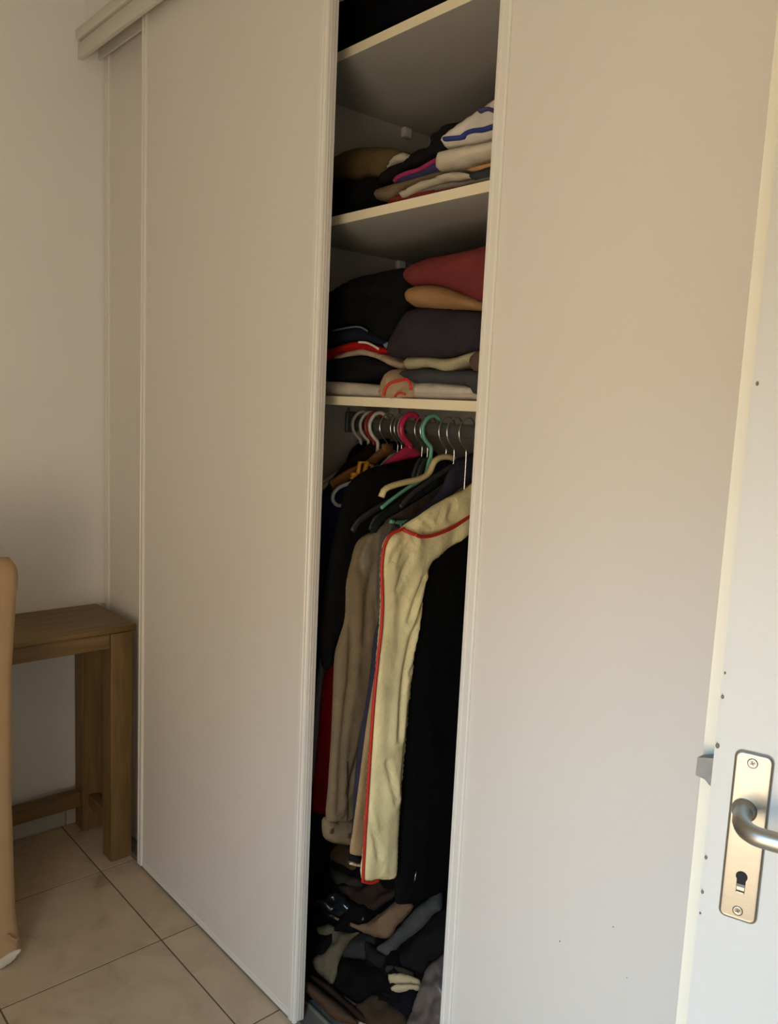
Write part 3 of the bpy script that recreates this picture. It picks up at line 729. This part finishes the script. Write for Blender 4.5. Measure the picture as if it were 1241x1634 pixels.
# lower bar of the mint hanger with its hooks
h = Hang(-1.372)
tube('trouser_bar', [h(x, y, 0.030) for x, y in ((608, 829), (622, 831), (636, 829), (660, 823), (690, 815))], 0.0048, M['pl_mint'], mo, n=h.n, seg=8)
tube('clip', [h(x, y, 0.030) for x, y in ((637, 830), (637, 837), (632, 840), (626, 837), (625, 833))], 0.0022, M['pl_mint'], mo, n=h.n, seg=8)
tube('clip', [h(x, y, 0.031) for x, y in ((616, 826), (613, 833), (618, 836))], 0.004, M['pl_dark'], mo, n=h.n, seg=8)
# two charcoal hangers whose arms show below the cream one
for i, (xx, L, lab) in enumerate(((-1.403, ((680, 770), (640, 790), (600, 812), (572, 832), (562, 848)), 'charcoal hanger arm ending lowest, above the khaki shirt'), (-1.384, ((690, 768), (650, 795), (615, 818), (598, 830), (592, 846)), 'charcoal hanger arm with rounded end beside the mint bar'))):
    hanger('clothes_hanger', xx, lab, 'chrome', 0.0016, 'pl_dark', [(ROD_Y, 1.325)] + [(at_x(x, y, xx).y, at_x(x, y, xx).z) for x, y in L[0:]], r=0.008, rn=0.005, group='hangers on the rail')
h = Hang(-1.408)
kh_, _ = garment('shirt', 'khaki long-sleeved shirt with buttoned cuff hanging beside the black jacket', h, [(665, 800), (625, 830), (592, 848), (570, 866), (562, 890), (553, 930), (551, 985), (541, 1018), (534, 1045), (531, 1117), (528, 1180), (523, 1250), (519, 1308), (540, 1312), (562, 1310), (572, 1280), (585, 1160), (604, 1060), (640, 900)], (0.215, 0.158, 0.092), 'shirt', thick=0.030, r=0.045, fold=(0.008, 13, 1.3), seed=25, res=0.009,
    lines=[([h(x, y) for x, y in L], dp, wd_) for L, dp, wd_ in ((((558, 930), (556, 1010), (552, 1080), (541, 1180), (534, 1290)), 0.006, 0.008), (((580, 1150), (570, 1200), (557, 1240), (549, 1262)), 0.006, 0.007), (((590, 900), (580, 960), (577, 1020)), 0.005, 0.008))])
cf = cloth('cuff', h.pts([(516, 1304), (540, 1309), (563, 1309), (563, 1346), (545, 1347), (528, 1344), (515, 1333)]), h.n, fab((0.225, 0.165, 0.095)), kh_, thick=0.030, r=0.030, fold=(0.002, 14, 5), seed=26)
for (x, y) in ((550, 1329), (522, 1322)):
    q = h(x, y, 0.0165)
    lathe('button', [(0.0, 0.0025), (0.0035, 0.0022), (0.0052, 0.003), (0.0058, 0.001), (0.0058, 0)], surf('horn_button', (0.10, 0.055, 0.025), 0.35), cf, 14, Matrix.Translation(q) @ h.n.to_track_quat('Z', 'Y').to_matrix().to_4x4())
tube('sleeve_placket', [h(547, y, 0.0165) for y in (1212, 1240, 1270, 1306)], 0.0012, fab((0.05, 0.035, 0.02)), kh_, n=h.n, seg=6)
h = Hang(-1.433)
garment('suit_jacket', 'black suit jacket with long sleeve hanging left of the khaki shirt', h, [(700, 726), (660, 731), (625, 738), (588, 748), (562, 766), (549, 790), (541, 820), (533, 855), (524, 900), (515, 960), (509, 1010), (509, 1040), (518, 1070), (531, 1063), (538, 1020), (552, 1006), (580, 1060), (630, 1020), (690, 850)], (0.006, 0.006, 0.006), 'jacket', thick=0.030, r=0.035, fold=(0.007, 14, 1.5), seed=30)
# ochre plastic clip on the wooden hanger
h = Hang(XH)
yc = empty('plastic_clip', h(572, 760, 0.014), 'ochre yellow plastic clip hooked on the brown wooden hanger', 'clip')
for L in (((563, 764), (567, 737), (579, 736), (572, 766)), ((571, 767), (577, 740), (587, 742), (583, 759)), ((554, 756), (572, 755))):
    tube('clip_arm', [h(x, y, 0.016) for x, y in L], 0.0046, M['pl_yellow'], yc, n=h.n, rn=0.006, seg=8, smooth_path=False)
tube('clip_arm', [h(x, y, 0.016) for x, y in ((553, 763), (564, 755))], 0.004, M['pl_yellow'], yc, n=h.n, rn=0.005, seg=8, smooth_path=False)
# pale hanger end curling out behind the black jacket
h = Hang(-1.49)
lo = empty('clothes_hanger', h(545, 800), 'pale grey plastic hanger whose curled end shows left of the black jacket', 'hanger', 'hangers on the rail')
hook(h, 0.0016, M['chrome'], lo, 1.0, 1.33)
tube('shoulder_arms', [h.yz(1.56, 1.25), h.yz(ROD_Y, 1.33)] + [h(x, y) for x, y in ((600, 750), (560, 770), (541, 778), (532, 788), (531, 798), (538, 806), (556, 806), (590, 806))], 0.0046, M['pl_grey'], lo, n=h.n, seg=8)
h = Hang(-1.505)
garment('shirt', 'deep red garment low behind the khaki shirt', h, [(560, 980), (530, 1030), (518, 1072), (514, 1100), (508, 1170), (502, 1230), (498, 1292), (530, 1300), (565, 1298), (600, 1000)], (0.17, 0.004, 0.006), 'garment', thick=0.02, fold=(0.006, 18, 1.5), seed=33)
h = Hang(-1.525)
garment('blouse', 'grey striped garment at the far left edge of the opening', h, [(545, 980), (518, 1020), (510, 1045), (503, 1110), (494, 1200), (488, 1250), (520, 1255), (560, 1000)], (0.14, 0.13, 0.14), 'garment', thick=0.02, fold=(0.006, 22, 6), seed=35)
h = Hang(-1.545)
garment('shirt', 'dark navy garment under the wooden hanger', h, [(640, 735), (590, 755), (545, 772), (522, 782), (512, 800), (507, 860), (500, 950), (494, 1040), (540, 1050), (600, 900)], (0.012, 0.012, 0.045), 'garment', thick=0.02, seed=36)
h = Hang(-1.59)
garment('jacket', 'dark brown jacket below the red hanger', h, [(640, 712), (607, 706), (590, 706), (570, 722), (548, 744), (525, 772), (508, 810), (500, 900), (490, 1050), (560, 1060), (620, 850)], (0.022, 0.014, 0.010), 'jacket', thick=0.02, seed=38)
h = Hang(-1.63)
garment('coat', 'black coat at the left end of the rail', h, [(625, 706), (598, 702), (578, 706), (562, 716), (553, 730), (545, 760), (530, 850), (510, 1000), (495, 1200), (485, 1390), (570, 1390), (620, 900)], (0.008, 0.008, 0.009), 'coat', thick=0.024, seed=39)

# ------------------------------------------------------------------ folded clothes on the shelves
def bundle(name, label, L, y, zmin, color, cat='clothes', depth=0.28, thick=0.03, r=0.018, fold=(0.006, 7, 28), seed=1, group=None, mat=None, crease=(0.005, 9, 2.6, 0.12), **k):
    P = [at_y(px, py, y) for px, py in L]
    for p in P: p.z = max(p.z, zmin+0.001); p.x = max(p.x, XL+0.006)
    c_ = sum(P, Vector())/len(P)
    root = empty(name, (c_.x, y, min(p.z for p in P)), label, cat, group)
    f = cloth('folded_body', P, (0, -1, 0), mat or fab(color), root, thick=thick, r=r, fold=fold, seed=seed, depth=min(depth, YBK-0.01-y), res=0.008, crease=crease, **k)
    return root, f
G2, G3 = 'folded clothes on the upper shelf', 'folded clothes on the middle shelf'
z2, z3 = SH[1], SH[2]
# upper shelf, left
bundle('folded_clothes', 'black folded clothes at the left of the upper shelf', [(480, 360), (480, 285), (540, 288), (565, 291), (588, 284), (602, 286), (610, 296), (612, 312), (604, 330), (590, 345)], 1.19, z2, (0.005, 0.005, 0.005), seed=2, group=G2)
bundle('folded_sweater', 'olive brown folded sweater on top of the black clothes, upper shelf', [(490, 300), (500, 275), (525, 258), (545, 244), (575, 236), (610, 235), (640, 240), (655, 250), (640, 262), (622, 270), (615, 285), (600, 291), (585, 284), (565, 292), (530, 290)], 1.23, z2+0.035, (0.115, 0.078, 0.032), 'sweater', depth=0.24, thick=0.05, r=0.05, seed=3, group=G2)
bundle('folded_shirt', 'white crumpled shirt peeking between the olive sweater and the black clothes', [(616, 270), (630, 252), (645, 244), (656, 250), (668, 248), (655, 262), (635, 266)], 1.215, z2+0.05, (0.52, 0.46, 0.35), 'shirt', depth=0.18, seed=5, group=G2)
# upper shelf, right-hand stack, bottom to top
bundle('folded_shirt', 'maroon and orange folded shirt at the bottom of the right stack, upper shelf', [(618, 330), (624, 318), (640, 310), (680, 304), (720, 297), (800, 280), (800, 310), (700, 325)], 1.150, z2, (0.20, 0.030, 0.022), 'shirt', thick=0.02, r=0.01, seed=6, group=G2)
bundle('folded_trousers', 'brown folded trousers with pale end, left edge of the right stack, upper shelf', [(596, 311), (604, 301), (640, 290), (684, 277), (704, 272), (720, 276), (700, 287), (670, 296), (640, 306), (628, 320), (615, 322), (600, 317)], 1.165, z2+0.001, (0.16, 0.115, 0.070), 'trousers', thick=0.02, r=0.010, seed=7, group=G2)
bundle('folded_shirt', 'grey folded shirt low in the right stack, upper shelf', [(645, 317), (660, 306), (700, 294), (740, 287), (800, 275), (800, 290), (760, 297), (720, 303), (690, 308), (660, 318)], 1.146, z2+0.004, (0.19, 0.165, 0.135), 'shirt', thick=0.02, r=0.009, seed=8, group=G2)
bundle('folded_shirt', 'beige crumpled shirt in the middle of the right stack, upper shelf', [(638, 306), (652, 301), (668, 290), (690, 286), (713, 277), (735, 275), (752, 280), (735, 286), (712, 287), (694, 292), (672, 300), (655, 312), (642, 316)], 1.140, z2+0.010, (0.46, 0.40, 0.30), 'shirt', thick=0.024, r=0.011, seed=10, group=G2)
bd, _ = bundle('knit_top', 'purple blue folded top with pink edge in the right stack, upper shelf', [(628, 288), (640, 280), (665, 272), (690, 258), (706, 252), (722, 256), (715, 268), (690, 276), (660, 286), (636, 292)], 1.158, z2+0.02, (0.045, 0.042, 0.115), 'top', thick=0.024, r=0.010, seed=11, group=G2)
tube('pink_edge', [at_y(x, y, 1.144) for x, y in ((629, 289), (634, 283), (650, 276), (668, 271), (682, 263), (698, 254))], 0.0045, fab((0.26, 0.03, 0.09)), bd, n=(0, 1, 0), seg=8)
bundle('folded_shirt', 'dark teal folded shirt at the right of the stack, upper shelf', [(745, 278), (765, 272), (800, 262), (800, 286), (775, 291), (760, 290), (752, 284)], 1.142, z2+0.008, (0.035, 0.042, 0.045), 'shirt', thick=0.02, r=0.01, seed=13, group=G2)
bundle('knit_top', 'orange folded top under the white sweater, upper shelf', [(743, 271), (756, 266), (780, 260), (800, 255), (800, 270), (775, 273), (757, 275)], 1.136, z2+0.03, (0.47, 0.24, 0.10), 'top', thick=0.016, r=0.008, seed=16, group=G2)
bundle('folded_sweater', 'black fuzzy folded sweater behind the white clothes, upper shelf', [(600, 292), (614, 274), (632, 262), (650, 256), (665, 240), (678, 236), (688, 232), (687, 216), (700, 208), (712, 198), (740, 194), (780, 190), (780, 250), (706, 250), (690, 256), (668, 270), (640, 278), (620, 290)], 1.185, z2+0.035, (0.010, 0.009, 0.011), 'sweater', thick=0.03, r=0.02, fine=0.004, seed=17, group=G2)
bundle('folded_sweater', 'off-white folded sweater below the blue striped one, upper shelf', [(698, 272), (701, 258), (707, 243), (720, 238), (784, 226), (805, 222), (805, 255), (781, 259), (760, 262), (742, 268), (725, 273), (708, 277)], 1.150, z2+0.05, (0.56, 0.49, 0.38), 'sweater', thick=0.05, r=0.024, seed=20, group=G2)
ws, _ = bundle('folded_sweater', 'white folded sweater with blue stripes on top of the stack, upper shelf', [(709, 230), (712, 221), (724, 209), (743, 195), (765, 178), (788, 163), (806, 154), (806, 222), (784, 227), (750, 232), (728, 235), (716, 238)], 1.150, z2+0.08, (0.62, 0.56, 0.49), 'sweater', thick=0.05, r=0.026, fold=(0.008, 9, 18), seed=21, group=G2)
tube('blue_stripe', [at_y(x, y, 1.129) for x, y in ((710, 222), (722, 221), (738, 219), (745, 213), (756, 209), (772, 207), (800, 198))], 0.0042, fab((0.035, 0.05, 0.20)), ws, n=(0, 1, 0), rn=0.0075, seg=10)
tube('blue_stripe', [at_y(x, y, 1.128) for x, y in ((766, 178), (778, 174), (790, 178), (802, 182))], 0.0034, fab((0.06, 0.065, 0.16)), ws, n=(0, 1, 0), rn=0.0075, seg=10)
# middle shelf
bundle('folded_sheet', 'white folded sheet lying along the front of the middle shelf', [(470, 650), (470, 608), (530, 609), (567, 611), (609, 616), (660, 620), (700, 622), (790, 626), (790, 650)], 1.142, z3, (0.47, 0.41, 0.34), 'sheet', thick=0.016, r=0.012, seed=40, group=G3, fold=(0.003, 8, 20))
bundle('folded_sheet', 'white folded cloth under the slate garment, middle shelf', [(652, 617), (662, 611), (676, 607), (700, 610), (748, 615), (790, 616), (790, 634), (660, 630)], 1.148, z3+0.002, (0.50, 0.45, 0.39), 'sheet', thick=0.02, r=0.012, seed=41, group=G3)
bundle('folded_trousers', 'slate blue folded trousers at the right of the middle shelf', [(636, 596), (648, 590), (686, 589), (730, 592), (790, 594), (790, 632), (757, 630), (750, 620), (742, 615), (696, 611), (662, 611), (645, 606)], 1.140, z3+0.003, (0.050, 0.050, 0.054), 'trousers', thick=0.026, r=0.014, seed=42, group=G3)
bundle('folded_shirt', 'black folded shirt at the left of the middle shelf', [(470, 612), (470, 580), (526, 575), (567, 568), (601, 575), (627, 588), (612, 596), (595, 604), (560, 612)], 1.155, z3+0.012, (0.009, 0.009, 0.010), 'shirt', thick=0.03, seed=43, group=G3)
bundle('folded_shirt', 'pinkish beige folded shirt below the red one, middle shelf', [(530, 572), (545, 564), (580, 556), (606, 565), (626, 573), (643, 580), (642, 590), (624, 584), (598, 571), (570, 567), (540, 577)], 1.160, z3+0.03, (0.36, 0.27, 0.19), 'shirt', thick=0.02, r=0.009, seed=44, group=G3)
rw, _ = bundle('folded_shirt', 'bright red folded shirt with white edge at the left of the middle shelf', [(470, 580), (470, 565), (529, 555), (567, 545), (593, 549), (616, 560), (600, 563), (580, 558), (545, 563), (525, 577)], 1.158, z3+0.04, (0.30, 0.008, 0.006), 'shirt', thick=0.022, r=0.009, seed=45, group=G3)
tube('white_edge', [at_y(x, y, 1.147) for x, y in ((572, 546), (585, 547), (596, 552), (604, 557))], 0.0026, M['white_cloth'], rw, n=(0, 1, 0), seg=8)
nb_, _ = bundle('folded_shirt', 'navy folded shirt with pale blue edge above the red one, middle shelf', [(470, 560), (470, 530), (526, 528), (560, 521), (580, 521), (592, 530), (612, 542), (620, 551), (600, 550), (570, 545), (530, 555)], 1.165, z3+0.05, (0.010, 0.012, 0.022), 'shirt', thick=0.024, r=0.012, seed=46, group=G3)
tube('pale_edge', [at_y(x, y, 1.153) for x, y in ((530, 528), (560, 522), (575, 522), (586, 528))], 0.0022, fab((0.10, 0.12, 0.13)), nb_, n=(0, 1, 0), seg=8)
bundle('folded_cloth', 'small pale blue cloth corner beside the charcoal pillow, middle shelf', [(610, 549), (625, 546), (624, 562), (618, 560)], 1.162, z3+0.05, (0.20, 0.24, 0.34), 'cloth', thick=0.01, r=0.005, depth=0.1, seed=47, group=G3)
bundle('folded_clothes', 'black heap of folded clothes at the left of the middle shelf', [(470, 530), (470, 490), (526, 467), (567, 444), (600, 436), (619, 431), (649, 429), (660, 455), (657, 490), (640, 520), (627, 543), (618, 549), (600, 536), (588, 526), (560, 520), (526, 524)], 1.180, z3+0.07, (0.006, 0.006, 0.006), thick=0.05, r=0.035, fine=0.003, seed=48, group=G3)
bundle('folded_towel', 'greenish beige folded towel under the charcoal pillow, middle shelf', [(642, 580), (648, 570), (680, 570), (715, 572), (752, 562), (790, 555), (790, 575), (750, 578), (735, 584), (715, 594), (695, 588), (676, 585), (660, 589), (648, 588)], 1.142, z3+0.03, (0.34, 0.30, 0.19), 'towel', thick=0.026, r=0.012, seed=49, group=G3)
bundle('pillow', 'charcoal purple pillow below the tan blanket, middle shelf', [(622, 566), (625, 545), (638, 520), (655, 496), (682, 489), (725, 491), (766, 496), (792, 500), (792, 560), (755, 563), (730, 570), (709, 573), (660, 573), (636, 572)], 1.150, z3+0.04, (0.030, 0.024, 0.029), 'pillow', thick=0.06, r=0.05, fold=(0.006, 9, 9), seed=50, group=G3)
bundle('folded_blanket', 'tan folded blanket between the maroon and charcoal pillows', [(652, 476), (654, 463), (664, 457), (684, 455), (709, 458), (740, 468), (768, 480), (795, 488), (795, 500), (766, 496), (725, 495), (696, 493), (664, 490), (655, 484)], 1.146, z3+0.08, (0.28, 0.155, 0.070), 'blanket', thick=0.045, r=0.02, fold=(0.003, 8, 12), seed=51, group=G3)
bundle('pillow', 'maroon pillow on top of the pile, middle shelf', [(646, 442), (649, 430), (660, 421), (678, 414), (710, 407), (748, 399), (775, 392), (800, 386), (800, 490), (767, 483), (740, 471), (709, 460), (690, 457), (665, 458), (652, 452)], 1.150, z3+0.10, (0.16, 0.032, 0.030), 'pillow', thick=0.06, r=0.045, fold=(0.006, 8, 8), seed=52, group=G3)
cb2, _ = bundle('fabric_bag', 'beige crumpled fabric bag with red trim at the front of the middle shelf', [(610, 640), (610, 612), (614, 597), (626, 590), (640, 596), (650, 604), (658, 616), (657, 640)], 1.130, z3, (0.38, 0.27, 0.17), 'bag', thick=0.04, r=0.022, depth=0.08, fold=(0.010, 26, 26), fine=0.004, seed=53, group=G3)
tube('red_trim', [at_y(x, y, 1.098) for x, y in ((612, 632), (614, 621), (622, 612), (635, 608), (648, 605), (653, 609), (656, 622))], 0.0030, M['red_trim'], cb2, n=(0, 1, 0), seg=8)
tube('red_trim', [at_y(x, y, 1.098) for x, y in ((630, 633), (634, 628), (641, 627), (646, 629))], 0.0026, M['red_trim'], cb2, n=(0, 1, 0), seg=8)
bundle('folded_trousers', 'brown and white folded trousers at the far right of the middle shelf', [(750, 585), (752, 568), (760, 560), (790, 558), (790, 592), (758, 592)], 1.134, z3+0.03, (0.11, 0.07, 0.05), 'trousers', thick=0.02, r=0.01, seed=54, group=G3)
# top shelf, in the dark
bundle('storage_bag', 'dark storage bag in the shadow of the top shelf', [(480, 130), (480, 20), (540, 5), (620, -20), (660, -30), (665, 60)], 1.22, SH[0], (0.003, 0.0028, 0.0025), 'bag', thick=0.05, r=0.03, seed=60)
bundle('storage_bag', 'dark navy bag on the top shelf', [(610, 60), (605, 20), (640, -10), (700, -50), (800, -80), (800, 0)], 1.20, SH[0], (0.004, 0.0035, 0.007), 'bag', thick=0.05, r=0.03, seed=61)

# ------------------------------------------------------------------ heap of clothes on the wardrobe floor
HN = Vector((0.10, -0.62, 0.78)).normalized(); HP = Vector((-1.35, 1.24, 0.115))
def heap(name, label, L, lvl, color, cat='clothes', thick=0.035, r=0.02, fold=(0.012, 14, 14), fine=0.003, seed=1, mat=None, depth=None):
    P = [at_plane(px, py, HP + HN*lvl, HN) for px, py in L]
    for p in P:
        p.z = max(p.z, 0.05); p.y = min(p.y, YBK-0.02); p.x = max(p.x, XL+0.012)
    c_ = sum(P, Vector())/len(P)
    root = empty(name, (c_.x, c_.y, min(p.z for p in P)), label, cat, 'heap on the wardrobe floor')
    b = cloth('cloth_body', P, HN, mat or fab(color), root, thick=thick, r=r, fold=fold, fine=fine, seed=seed, res=0.0075, depth=depth, crease=(0.016, 13, 0.6, 0.5))
    return root, b
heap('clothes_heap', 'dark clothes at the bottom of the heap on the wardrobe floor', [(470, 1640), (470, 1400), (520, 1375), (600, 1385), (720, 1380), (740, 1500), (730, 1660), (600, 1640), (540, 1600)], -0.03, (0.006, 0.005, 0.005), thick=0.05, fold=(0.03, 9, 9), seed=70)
heap('fur_collar', 'brown garment with pale edge under the khaki shirt cuff', [(490, 1352), (515, 1340), (554, 1345), (578, 1372), (578, 1390), (566, 1393), (548, 1386), (532, 1377), (512, 1374), (494, 1366)], 0.012, (0.085, 0.050, 0.022), 'garment', seed=71)
heap('cap', 'dark green grey rounded cap below the tan trousers hem', [(526, 1396), (530, 1384), (545, 1388), (562, 1396), (580, 1404), (580, 1416), (560, 1423), (542, 1418), (531, 1408)], 0.012, (0.034, 0.030, 0.019), 'cap', thick=0.05, r=0.04, seed=72)
heap('sweater', 'dark brown sweater below the cream garment cover', [(540, 1418), (580, 1408), (625, 1402), (645, 1412), (636, 1430), (608, 1446), (580, 1464), (562, 1444)], 0.006, (0.040, 0.022, 0.014), 'sweater', seed=73)
heap('garment_bag', 'crinkled black plastic bag with glints, top left of the heap', [(500, 1445), (518, 1428), (536, 1424), (562, 1440), (584, 1460), (576, 1473), (548, 1466), (520, 1456)], 0.018, (0.02, 0.02, 0.022), 'bag', fold=(0.02, 40, 40), fine=0.008, seed=74, mat=surf('crinkled_black_film', (0.016, 0.016, 0.018), 0.18, var=0.2, spec=0.6))
heap('folded_trousers', 'tan cotton trousers thrown across the heap', [(508, 1449), (530, 1460), (552, 1468), (574, 1474), (592, 1466), (612, 1455), (636, 1436), (660, 1443), (648, 1462), (632, 1480), (621, 1496), (598, 1494), (566, 1482), (536, 1468), (512, 1456)], 0.024, (0.21, 0.125, 0.068), 'trousers', thick=0.022, fold=(0.010, 30, 30), seed=75)
heap('jeans', 'blue grey jeans leg lying diagonally at the right of the heap', [(598, 1513), (628, 1490), (652, 1462), (690, 1428), (705, 1418), (705, 1450), (692, 1460), (668, 1484), (642, 1505), (632, 1516), (620, 1525), (608, 1520)], 0.032, (0.068, 0.066, 0.060), 'jeans', thick=0.030, r=0.025, fold=(0.006, 22, 22), seed=76)
heap('shirt', 'olive khaki crumpled shirt hanging down at the left of the heap', [(502, 1482), (522, 1474), (550, 1485), (574, 1487), (563, 1502), (549, 1527), (540, 1550), (530, 1571), (518, 1562), (506, 1552), (500, 1540), (510, 1517), (520, 1508), (508, 1496)], 0.018, (0.135, 0.105, 0.062), 'shirt', thick=0.024, fold=(0.016, 24, 24), seed=77)
heap('shirt', 'slate blue shirt patch beneath the tan trousers', [(545, 1526), (560, 1504), (578, 1488), (600, 1494), (602, 1512), (590, 1532), (565, 1534)], 0.006, (0.036, 0.034, 0.032), 'shirt', seed=78)
heap('hood', 'charcoal hood with a rounded opening in the middle of the heap', [(583, 1500), (598, 1508), (612, 1520), (626, 1524), (612, 1542), (596, 1543), (583, 1530)], 0.020, (0.016, 0.014, 0.011), 'hood', thick=0.05, r=0.03, seed=79)
heap('handbag', 'black handbag in the centre of the heap', [(530, 1573), (548, 1530), (582, 1534), (612, 1546), (622, 1566), (604, 1596), (575, 1606), (548, 1592)], 0.006, (0.006, 0.005, 0.004), 'handbag', thick=0.05, r=0.03, seed=80)
heap('jacket', 'dark slate jacket at the right of the heap below the jeans', [(617, 1537), (646, 1510), (672, 1484), (700, 1455), (730, 1450), (730, 1540), (690, 1552), (672, 1562), (640, 1550)], 0.014, (0.011, 0.010, 0.010), 'jacket', thick=0.05, r=0.04, seed=81)
heap('scarf', 'dark olive scarf edge above the cream rolled towel', [(612, 1552), (619, 1541), (640, 1542), (662, 1551), (674, 1562), (655, 1558), (635, 1554)], 0.034, (0.035, 0.030, 0.020), 'scarf', thick=0.018, r=0.01, seed=82)
sk, _ = heap('rolled_towel', 'cream double-rolled towel low at the right of the heap', [(619, 1556), (626, 1553), (645, 1553), (660, 1558), (671, 1564), (671, 1572), (655, 1570), (635, 1572), (622, 1570)], 0.034, (0.46, 0.36, 0.21), 'towel', thick=0.034, r=0.014, fold=(0.003, 14, 14), seed=83)
cloth('roll_layer', [at_plane(x, y, HP + HN*0.034, HN) for x, y in ((622, 1576), (632, 1571), (650, 1570), (671, 1572), (670, 1580), (652, 1581), (636, 1584), (625, 1583))], HN, fab((0.47, 0.37, 0.22)), sk, thick=0.032, r=0.012, fold=(0.003, 14, 14), seed=84, res=0.007)
heap('shirt', 'dark navy shirt under the cream rolled towel', [(608, 1584), (626, 1583), (650, 1579), (668, 1580), (664, 1604), (650, 1625), (632, 1616)], 0.020, (0.007, 0.006, 0.009), 'shirt', thick=0.03, seed=85)
heap('plastic_bag', 'grey translucent plastic bag at the right edge of the heap', [(720, 1520), (698, 1531), (678, 1550), (668, 1588), (655, 1615), (651, 1650), (730, 1660)], 0.046, (0.3, 0.3, 0.3), 'bag', thick=0.05, r=0.03, fold=(0.014, 22, 22), fine=0.005, seed=86, mat=M['film_grey'])
heap('handbag', 'brown leather bag with strap at the bottom of the heap', [(565, 1612), (580, 1599), (608, 1586), (630, 1604), (650, 1622), (652, 1650), (590, 1660)], 0.012, (0.050, 0.030, 0.018), 'handbag', thick=0.045, r=0.03, seed=87)
heap('rolled_rug', 'dark brown roll lying behind the floor track', [(489, 1566), (500, 1557), (530, 1574), (553, 1597), (575, 1618), (592, 1642), (570, 1645), (548, 1620), (520, 1595)], 0.012, (0.030, 0.015, 0.010), 'roll', thick=0.05, r=0.022, fold=(0.004, 10, 10), seed=88)
heap('rolled_rug', 'medium brown roll nearest the floor track at bottom left', [(480, 1575), (492, 1576), (527, 1602), (550, 1625), (570, 1655), (530, 1660), (505, 1632), (480, 1600)], 0.012, (0.075, 0.042, 0.026), 'roll', thick=0.05, r=0.026, fold=(0.004, 10, 10), seed=89)
